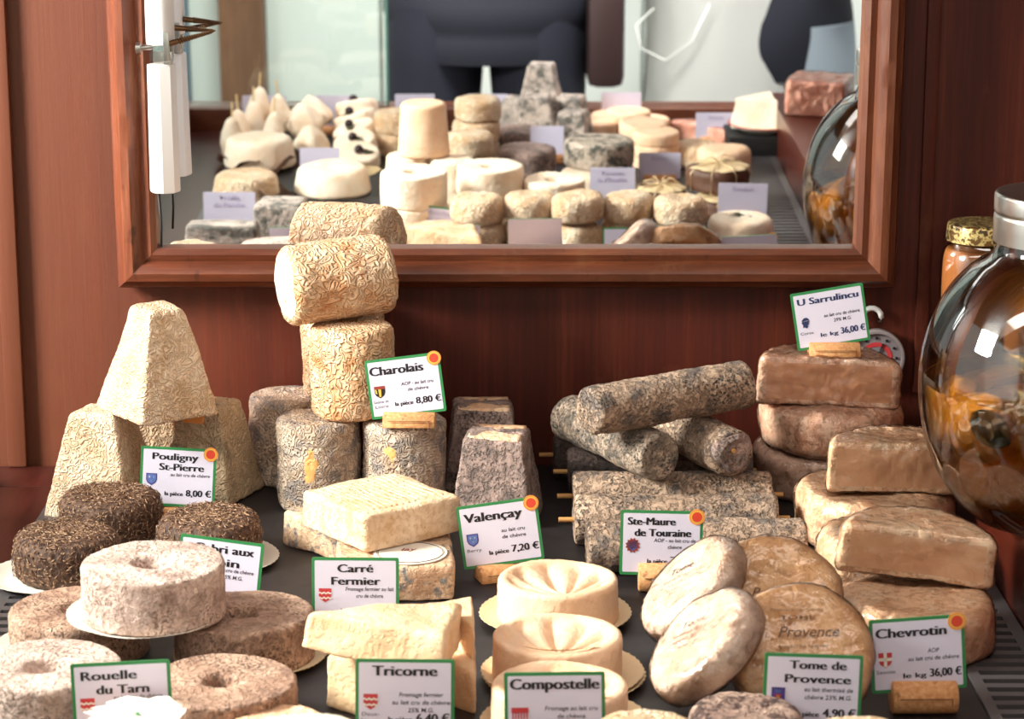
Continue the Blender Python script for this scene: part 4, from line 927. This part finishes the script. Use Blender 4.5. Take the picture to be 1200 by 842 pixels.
# far left: cones on picks, fig shapes, berry topped rounds
cone = bm_mesh(displace(lathe(fillet([(0, 0), (.016, 0), (.019, .02), (.009, .052), (0, .058)], [0, .004, .01, .01, 0]), 60, None, .003), .0006, 150, .002, 40, 7), 'cone')
pk = bmesh.new(); curve_tube(pk, [(0, 0, .04), (.001, 0, .078)], .0016, 6); pk = bm_mesh(pk, 'pick', True, 50)
for i, (px, y, z) in enumerate(((274, -1.35, .0), (284, -1.40, .0), (297, -1.44, .004), (303, -1.47, .020), (320, -1.38, .0), (332, -1.46, .012))):
    o = simple('cone_cheese', cone, M['ivory'], ('leftmost pale cone of cheese on a wooden pick in the mirror', 'second pale cone from the left on a wooden pick in the mirror', 'third pale cone from the left on a wooden pick in the mirror', 'tallest placed pale cone on a wooden pick in the mirror', 'pale cone on a pick, front right of the cones in the mirror', 'rightmost pale cone of cheese on a wooden pick in the mirror')[i], 'cheese', (mx(px, y), y, z), (random.uniform(-.1, .1), random.uniform(-.12, .12), i), 'cheese cones on wooden picks'); obj('pick', pk, M['stick'], o)
fig = bm_mesh(displace(lathe(fillet([(0, 0), (.024, 0), (.028, .014), (.014, .040), (0, .05)], [0, .006, .012, .012, 0]), 80, lambda th: 1+.07*math.cos(5*th), .003), .0012, 90, .004, 34, 8), 'fig')
for i, (px, y, z) in enumerate(((365, -1.34, 0), (361, -1.41, .018), (372, -1.45, .020))): simple('fig_shaped_cheese', fig, M['ivory'], ('front pale fig shaped cheese in the mirror', 'middle pale fig shaped cheese in the mirror', 'rear pale fig shaped cheese in the mirror')[i], 'cheese', (mx(px, y), y, z), (-.25, 0, i), 'fig shaped cheeses')
br = bm_mesh(round_bm(.032, .024, 151, .007, .0005, seg=80), 'berry_round'); bb = bmesh.new(); bmesh.ops.create_uvsphere(bb, u_segments=16, v_segments=10, radius=.0068); bb = bm_mesh(bb, 'berry')
for i in range(5):
    y = -1.28-.048*i; z = .0+.0075*i
    o = simple('berry_topped_cheese', br, M['ivory'], ('lowest', 'second lowest', 'middle', 'second highest', 'highest')[i]+' of the rounds topped with a dark berry in the mirror', 'cheese', (mx(420, y), y, z), (-.32, 0, i*.7), 'berry topped rounds'); obj('berry', bb, M['berry'], o, (0.002, .004, .0285))
    leaf_on(o, 'sprig', (.012, .004, .025), (0, 0, .1), .36, 'leaf_green')
leaf_on(tag(empty('dry_leaf', (mx(425, -1.2), -1.2, .012)), 'curled pale dry leaf below the berry topped rounds in the mirror', 'leaf'), 'blade', (0, 0, 0), (-.5, 0, .2), .8, 'raffia')
# centre: cylinders, ridged stacks, grey rounds, pyramids
cy3 = bm_mesh(cyl_bm(.029, .064, 161, .0006, .006, .02, 90), 'cylinder')
for px, y, z, lab in ((530, -1.04, 0, 'pale cheese cylinder at right under the tall one in the mirror'), (478, -1.06, 0, 'pale cheese cylinder at left under the tall one in the mirror')): simple('cheese_cylinder', cy3, M['ivory'], lab, 'cheese', (mx(px, y), y, z), (0, 0, px), GM)
simple('cheese_cylinder', bm_mesh(lathe(disc_prof(.035, .070, .006, .030), 90, None, .004), 'cylinder'), M['dish_rind'], 'tall smooth cream cylinder raised above the rings in the mirror', 'cheese', (mx(497, -1.06), -1.06, .0655), (0, 0, 0), GM)
cr_ = bm_mesh(round_bm(.034, .031, 162, .009, .0010, seg=90, scale=110, warp=.003), 'crottin')
for i, (px, y, n) in enumerate(((557, -1.30, 3), (549, -1.21, 2), (466, -1.36, 2))):
    for j in range(n): simple('ridged_round', cr_, M['bouchon'], ('ridged cream round in the rear stack beside the tall mirrored cylinder', 'ridged cream round in the nearer stack beside the tall mirrored cylinder', 'cream round in the stack left of the tall mirrored cylinder')[i]+(', bottom', ', next up', ', top')[j], 'cheese', (mx(px, y)+.002*j, y, .0315*j), (0, 0, j+i), 'ridged cream rounds')
rnd(617, -1.24, .042, .035, 165, 'ash', 'nearer grey round below the grey pyramids in the mirror'); rnd(611, -1.36, .042, .036, 166, 'ash', 'farther grey round below the grey pyramids in the mirror')
gp = bm_mesh(pyramid_bm(.062, .036, .062, 167, .0007, .004, 110), 'pyramid')
for i, (px, y, z, rz) in enumerate(((606, -1.47, .0, .2), (653, -1.475, 0, -.3), (629, -1.42, .012, .08), (634, -1.475, .050, .15))): simple('truncated_pyramid', gp, M['grey_white'], ('left grey white pyramid of the pile in the mirror', 'right grey white pyramid of the pile in the mirror', 'front grey white pyramid of the pile in the mirror', 'grey white pyramid on top of the pile in the mirror')[i], 'cheese', (mx(px, y), y, z), (0, 0, rz), 'grey white truncated pyramids')
for i in range(2): simple('brown_pyramid', gp, M['pyr_dark'], ('upper', 'lower')[i]+' brown pyramid right of the grey pile in the mirror', 'cheese', (mx(668+4*i, -1.44+.07*i), -1.44+.07*i, .008 if i == 0 else 0), (0, 0, .3), 'brown pyramids')
# right: ash round, flat discs, leaf wrapped rounds
rnd(692, -1.12, .041, .030, 171, 'ivory', 'pale round under the ash dusted one in the mirror'); rnd(702, -1.15, .048, .036, 172, 'grey_big', 'large ash dusted round on a pale one in the mirror', z=.0305)
fd = bm_mesh(round_bm(.034, .017, 173, .005, .0004, seg=90), 'flat_round')
for i, (px, y, z) in enumerate(((700, -1.42, 0), (698, -1.425, .0175), (716, -1.47, .0), (718, -1.475, .0175), (735, -1.44, .030), (757, -1.47, .012), (770, -1.27, .0), (768, -1.27, .0175), (768, -1.27, .035), (752, -1.31, .040))):
    simple('flat_round', fd, M['tan' if i in (6, 7) else 'dish_rind'], 'thin flat cream disc of cheese, '+('lowest at left', 'second at left', 'low in the rear', 'higher in the rear', 'resting on top', 'at the rear right', 'bottom of the right stack', 'middle of the right stack', 'top of the right stack', 'tipped, on the right stack')[i]+', in the mirror', 'cheese', (mx(px, y), y, z), (.1 if i == 9 else 0, 0, i), 'thin flat cream discs')
rnd(815, -1.28, .036, .034, 175, 'bouchon', 'bumpy cream round behind the leaf wrapped cheese in the mirror', bev=.014); rnd(848, -1.22, .038, .040, 176, 'dish_rind', 'cream round touching the back of the leaf wrapped cheese in the mirror', bev=.012)
def leaf_wrapped(px, y, z, r, h, lab):
    x = mx(px, y); bm = round_bm(r, h, int(px), .010, .0012, scale=90, warp=.004); o = simple('leaf_wrapped_cheese', bm_mesh(bm, 'wrapped'), M['leaf'], lab, 'cheese', (x, y, z), (0, 0, 0), 'leaf wrapped cheeses')
    c = obj('paper_top', bm_mesh(displace(lathe([(0, .002), (r*.85, .0008), (r*.95, -.001)], 60, lambda th: 1+.06*math.cos(9*th), .004), .0006, 90, .0015, 40, 3), 'top'), M['raffia'], o, (0, 0, h))
    bm = bmesh.new()
    for k in range(4):
        a = k*PI/4+.3; u = Vector((math.cos(a), math.sin(a), 0)); curve_tube(bm, [u*(r+.002)+Vector((0, 0, .002)), u*(r+.0025)+Vector((0, 0, h*.8)), u*(r*.8)+Vector((0, 0, h+.0025)), Vector((0, 0, h+.004)), -u*(r*.8)+Vector((0, 0, h+.0025)), -u*(r+.0025)+Vector((0, 0, h*.8)), -u*(r+.002)+Vector((0, 0, .002))], .0009, 6)
    for k in range(5): a = k*1.3; curve_tube(bm, [Vector((0, 0, h+.004)), Vector((.012*math.cos(a), .012*math.sin(a), h+.012)), Vector((.024*math.cos(a+.4), .024*math.sin(a+.4), h+.008))], .0008, 5)
    obj('raffia_tie', bm_mesh(bm, 'tie'), M['raffia'], o)
leaf_wrapped(850, -1.00, 0, .039, .022, 'lower brown leaf wrapped round tied with raffia, under another in the mirror'); leaf_wrapped(842, -1.03, .025, .041, .032, 'brown leaf wrapped round tied with raffia, raised on another in the mirror'); leaf_wrapped(775, -1.02, .0, .034, .030, 'flatter brown leaf wrapped round left of the raised one in the mirror')
# far right: plinth, plate and wedge; wrapped wedge; pink block on the platform
pb = simple('black_plinth', box('plinth', (-.055, -.05, 0), (.055, .05, .030), .003), M['black'], 'low black plinth under the red rimmed plate in the mirror', 'plinth', (mx(893, -1.38), -1.38, 0))
pr = simple('serving_plate', bm_mesh(lathe(fillet([(0, 0), (.035, 0), (.052, .008), (.052, .0095), (.034, .002), (0, .002)], [0, 0, .001, .001, 0, 0]), 60, None, .004), 'plate'), M['paper'], 'white plate with a red rim under the white cheese wedge in the mirror', 'plate', (mx(893, -1.385), -1.385, .0305))
obj('red_rim', bm_mesh(lathe([(.0495, .0085), (.0525, .0087), (.0528, .0097), (.0495, .0100)], 60, None, .004), 'rim'), M['red_rim'], pr)
def wedge(r, h, seed, ang=.9):
    bm, c = tri_bm([(0, 0), (r, -r*math.tan(ang/2)), (r, r*math.tan(ang/2))], h, seed, .004); return bm_mesh(bm, 'wedge'), c
wm, wc = wedge(.075, .045, 181); simple('cheese_wedge', wm, M['ivory'], 'tall white cheese wedge on the red rimmed plate in the mirror', 'cheese', (mx(889, -1.385), -1.385, .0335), (0, 0, 2.0), GM)
wm, wc = wedge(.10, .026, 182); o = simple('cheese_wedge', wm, M['pink'], 'flat pinkish wrapped wedge beside the plate in the mirror', 'cheese', (mx(832, -1.45), -1.45, 0), (0, 0, .3), GM); obj('clear_wrap', shell(wm, .001, 4, .002), M['wrap'], o)
bk = bm_mesh(square_bm(.085, .05, 183, .006), 'block'); o = simple('wrapped_block', bk, M['pink'], 'pinkish wrapped block on the wooden platform, seen in the mirror beside the jar', 'cheese', (.442, -1.32, RAILZ), (0, 0, .3), GM); obj('clear_wrap', shell(bk, .001, 5, .002), M['wrap'], o)
# tags whose backs show
for px, y, h, w_, lines, green, roll, lab in ((267, -.885, .052, .066, ('Trèfle', 'du Perche'), False, 0, 'lilac tag back with faint print at lower left in the mirror'), (513, -.835, .045, .070, ('Bouchon', 'de chèvre'), True, .12, 'green edged tag back behind the flat white round in the mirror'),
    (718, -1.02, .053, .060, ('Tomette', "à l'huile"), False, 0, 'lilac tag back behind the small wrinkled rounds in the mirror'), (773, -1.17, .040, .058, ('Banon',), False, 0, 'lilac tag back left of the leaf wrapped cheese in the mirror'), (837, -1.42, .045, .058, ('Tomme',), False, 0, 'lilac tag back before the plate in the mirror'),
    (871, -.96, .046, .064, ('Besdon',), False, .02, 'lilac tag back at lower right, behind the round with a leaf in the mirror'), (737, -.775, .034, .062, (), True, 0, 'low tag back with a thin green edge at the bottom of the mirror'), (375, -1.22, .036, .056, (), False, 0, 'blank lilac tag back above the wide ivory round in the mirror'),
    (641, -1.30, .050, .048, (), False, 0, 'lilac tag back before the grey pyramids in the mirror'), (312, -1.495, .056, .066, (), False, 0, 'lilac tag back behind the cones on picks in the mirror'), (395, -1.495, .056, .066, (), False, 0, 'lilac tag back behind the fig shaped cheeses in the mirror'),
    (487, -1.495, .058, .060, (), False, 0, 'lilac tag back in front of the dark coat in the mirror'), (572, -1.495, .058, .060, (), False, 0, 'lilac tag back between the two dark trouser legs in the mirror'), (727, -1.498, .060, .060, (), False, 0, 'lilac tag back behind the thin flat discs in the mirror')):
    back_tag((mx(px, y), y, 0), lab, lines, 0, .08, w_, h-.004, green, roll)

# ------------------------------------------------------------------ the people on the street side
def skin(name, joints, bones, mat, parent=None, sub=2):
    names = list(joints); me = bpy.data.meshes.new(name)
    me.from_pydata([joints[n][0] for n in names], [(names.index(a), names.index(b)) for a, b in bones], []); o = obj(name, me, mat, parent)
    md = o.modifiers.new('skin', 'SKIN'); md.use_smooth_shade = True
    for i, n in enumerate(names):
        r = joints[n][1]; me.skin_vertices[0].data[i].radius = (r, r) if not isinstance(r, tuple) else r
    me.skin_vertices[0].data[0].use_root = True
    sd = o.modifiers.new('sub', 'SUBSURF'); sd.levels = sd.render_levels = sub; return o
def chain(*ns): return list(zip(ns, ns[1:]))
def loft(name, mat, parent, secs, quilt=False, seg=40, sub=6):
    secs = smooth_secs(secs, sub); bm = bmesh.new(); rows = []
    for x, y, z, rx, ry in secs:
        row = []
        for k in range(seg):
            a = 2*PI*k/seg; f = 1+.02*noise.noise(Vector((math.cos(a)*2, math.sin(a)*2, z*7)))
            if quilt: f += .035*abs(math.sin(z*38))
            row.append(bm.verts.new((x+rx*f*math.cos(a), y+ry*f*math.sin(a), z+.94)))
        rows.append(row)
    for A, B in zip(rows, rows[1:]):
        for k in range(seg): bm.faces.new((A[k], A[(k+1) % seg], B[(k+1) % seg], B[k]))
    bm.faces.new(rows[0][::-1]); bm.faces.new(rows[-1]); return obj(name, bm_mesh(bm, name, True, 60), mat, parent)
def smooth_secs(P, n):
    out = []
    for i in range(len(P)-1):
        p0, p1, p2, p3 = (Vector(P[max(i-1, 0)]), Vector(P[i]), Vector(P[i+1]), Vector(P[min(i+2, len(P)-1)]))
        for k in range(n):
            t = k/n; out.append([.5*(2*b+(c-a)*t+(2*a-5*b+4*c-d)*t*t+(3*b-a-3*c+d)*t**3) for a, b, c, d in zip(p0, p1, p2, p3)])
    out.append(list(P[-1])); return out
def person(name_label, x, y, hip, legs, arms, coat, trousers, quilt=False):
    """hip: pelvis height; legs and arms: joints for both sides; one body surface with clothing over it"""
    root = tag(empty('person', (x, y, -.94)), name_label, 'person'); P = lambda a, b, c: (a-0, b, c+.94)
    J = {'pelvis': (P(0, 0, hip+.10), (.07, .055)), 'waist': (P(0, 0, hip+.17), (.125, .085)), 'chest': (P(0, .0, hip+.40), (.15, .10)), 'neck0': (P(0, -.01, hip+.55), .065), 'neck': (P(0, .0, hip+.61), .05), 'jaw': (P(0, .025, hip+.68), (.06, .065)), 'head': (P(0, .02, hip+.76), (.075, .09)), 'crown': (P(0, .0, hip+.84), (.05, .06))}
    B = chain('pelvis', 'waist', 'chest', 'neck0', 'neck', 'jaw', 'head', 'crown')
    for s, t_ in ((-1, 'l'), (1, 'r')):
        kx, ky, ax, ay = legs[t_]
        J.update({t_+'thigh': (P(s*.095, 0, hip-.04), .058), t_+'knee': (P(kx, ky, -.46), .055), t_+'calf': (P(kx*.6+ax*.4, ky-.02, -.60), .052), t_+'ankle': (P(ax, ay-.03, -.86), .036), t_+'toe': (P(ax+s*.02, ay+.13, -.905), .032)})
        B += chain('pelvis', t_+'thigh', t_+'knee', t_+'calf', t_+'ankle', t_+'toe')
        ex, ey, ez, wx, wy, wz = arms[t_]
        J.update({t_+'shoulder': (P(s*.17, 0, hip+.50), .06), t_+'elbow': (P(ex, ey, ez), .042), t_+'wrist': (P(wx, wy, wz), .027)})
        d = (Vector((wx, wy, wz))-Vector((ex, ey, ez))).normalized(); side = Vector((-s, 0, 0)); up = d.cross(side).normalized(); w0 = Vector((wx, wy, wz))
        J[t_+'palm'] = (P(*(w0+d*.045)), (.032, .018)); B += chain('chest', t_+'shoulder', t_+'elbow', t_+'wrist', t_+'palm')
        for i in range(4):
            off = up*((i-1.5)*.019); f0 = w0+d*.085+off; f1 = f0+d*(.030+.004*(i in (1, 2)))+side*.010; f2 = f1+d*.018+side*.022
            for k_, q in enumerate((f0, f1, f2)): J[f'{t_}f{i}{k_}'] = (P(*q), (.0095, .0085, .0075)[k_])
            B += chain(t_+'palm', f'{t_}f{i}0', f'{t_}f{i}1', f'{t_}f{i}2')
        q0 = w0+d*.03+up*.036+side*.012; q1 = q0+d*.032+up*.012+side*.012; J[t_+'t0'] = (P(*q0), .011); J[t_+'t1'] = (P(*q1), .009); B += chain(t_+'palm', t_+'t0', t_+'t1')
    body = skin('body', J, B, M['skin'], root)
    loft('jacket', coat, root, [(0, 0, hip-.085, .186, .12), (0, 0, hip-.03, .19, .128), (0, 0, hip+.03, .19, .128), (0, 0, hip+.17, .165, .115), (0, 0, hip+.38, .18, .125), (0, 0, hip+.50, .165, .11), (0, -.01, hip+.57, .085, .075)], quilt)
    for s_, t_ in ((-1, 'l'), (1, 'r')):
        e = J[t_+'elbow'][0]; w_ = J[t_+'wrist'][0]; sh = Vector((s_*.16, 0, hip+.50))
        bm = bmesh.new(); curve_tube(bm, [sh+Vector((-s_*.03, 0, .03)), sh+Vector((s_*.02, 0, -.02)), sh.lerp(Vector(e)-Vector((0, 0, .94)), .5), Vector(e)-Vector((0, 0, .94)), Vector(e).lerp(Vector(w_), .5)-Vector((0, 0, .94)), Vector(e).lerp(Vector(w_), .95)-Vector((0, 0, .94))], .072, 18, .045)
        for v in bm.verts: v.co.z += .94
        obj('sleeve', bm_mesh(bm, 'sleeve'), coat, root)
        kx, ky, ax, ay = legs[t_]; hx = kx*.85
        loft('trouser_leg', trousers, root, [(ax, ay-.03, -.88, .055, .06), (ax*.6+kx*.4, ky-.02, -.66, .065, .075), (kx, ky, -.46, .072, .08), (hx, .0, hip-.20, .088, .098), (hx*.95, 0, hip-.06, .094, .11), (hx*.9, 0, hip+.02, .092, .11)])
    hz = hip+.78+.94
    bm = bmesh.new(); bmesh.ops.create_uvsphere(bm, u_segments=32, v_segments=20, radius=.105)
    for v in bm.verts: v.co = Vector((v.co.x*.92, v.co.y*1.08-.012, v.co.z*1.05+hz)); v.co += v.normal*.004*noise.noise(v.co*60)
    bmesh.ops.delete(bm, geom=[v for v in bm.verts if v.co.y > .02 and v.co.z < hz+.055 or v.co.z < hz-.09], context='VERTS'); obj('hair', bm_mesh(bm, 'hair'), M['hair'], root)
    bm = bmesh.new(); curve_tube(bm, [(0, .105, hz-.005), (0, .122, hz-.04), (0, .128, hz-.048)], .008, 8, .012); obj('nose', bm_mesh(bm, 'nose'), M['skin'], root)
    for s in (-1, 1):
        bm = bmesh.new(); bmesh.ops.create_uvsphere(bm, u_segments=14, v_segments=10, radius=.011); obj('eye', bm_mesh(bm, 'eye'), M['card_white'], root, (s*.032, .100, hz-.005))
        bm = bmesh.new(); bmesh.ops.create_uvsphere(bm, u_segments=14, v_segments=10, radius=.03)
        for v in bm.verts: v.co.x *= .35
        obj('ear', bm_mesh(bm, 'ear'), M['skin'], root, (s*.085, .01, hz-.03))
    bm = bmesh.new(); curve_tube(bm, [(-.025, .098, hz-.078), (0, .106, hz-.080), (.025, .098, hz-.078)], .005, 8); obj('mouth', bm_mesh(bm, 'mouth'), M['ink_red'], root)
    return root
p1 = person('person in a dark quilted coat and dark trousers facing the counter in the mirror', -.045, -2.47, .03, {'l': (-.125, .02, -.15, 0), 'r': (.115, .02, .14, 0)}, {'l': (-.25, .06, .24, -.06, .20, .46), 'r': (.25, .06, .24, .14, .20, .46)}, M['navy'], M['navy2'], True)
bm = bmesh.new(); add_box(bm, (-.035, -.075, -.10), (.035, .075, .10), .02); bg = tag(obj('shoulder_bag', bm_mesh(bm, 'bag', True, 50), M['bag'], None, (.175, -2.43, .0)), 'dark brown bag hanging at the right side of the dark coat in the mirror', 'bag')
bm = bmesh.new(); curve_tube(bm, [(.0, .05, .09), (-.01, .06, .3), (-.03, .03, .53), (-.03, -.06, .53), (-.01, -.07, .3), (0, -.05, .09)], .008, 8); obj('strap', bm_mesh(bm, 'strap'), M['bag'], bg)
p2 = person('person in a pale canvas apron with faded trousers, right of centre in the mirror', .47, -2.56, -.02, {'l': (-.10, .02, -.12, 0), 'r': (.13, .02, .14, 0)}, {'l': (-.20, -.06, .24, -.10, .12, .36), 'r': (.26, .0, .22, .12, .18, .16)}, M['navy'], M['jean'])
bm = bmesh.new(); rows = []
for i in range(25):
    z = -.60+.030*i; row = []
    for j in range(31):
        a = PI*(j/30)*.86+.22; wv = 1+.03*noise.noise(Vector((math.cos(a)*3, z*5, 1)))+.02*math.sin(a*9+z*4)*max(0, -z+.1); rx = .165+.03*max(0, -z)*1; ry = .135+.02*max(0, -z)
        row.append(bm.verts.new((-.05+rx*math.cos(a)*wv, ry*math.sin(a)*wv, z+.94)))
    rows.append(row)
for A, B in zip(rows, rows[1:]):
    for j in range(30): bm.faces.new((A[j], A[j+1], B[j+1], B[j]))
bmesh.ops.solidify(bm, geom=bm.faces[:], thickness=.002); ap = obj('apron', bm_mesh(bm, 'apron'), M['apron'], p2)
bm = bmesh.new(); curve_tube(bm, [(-.20, .07, .97), (-.235, .09, .94), (-.225, .11, .90), (-.18, .125, .88), (-.13, .14, .92), (-.10, .142, .99)], .0016, 6); obj('apron_string', bm_mesh(bm, 'string'), M['apron'], ap)
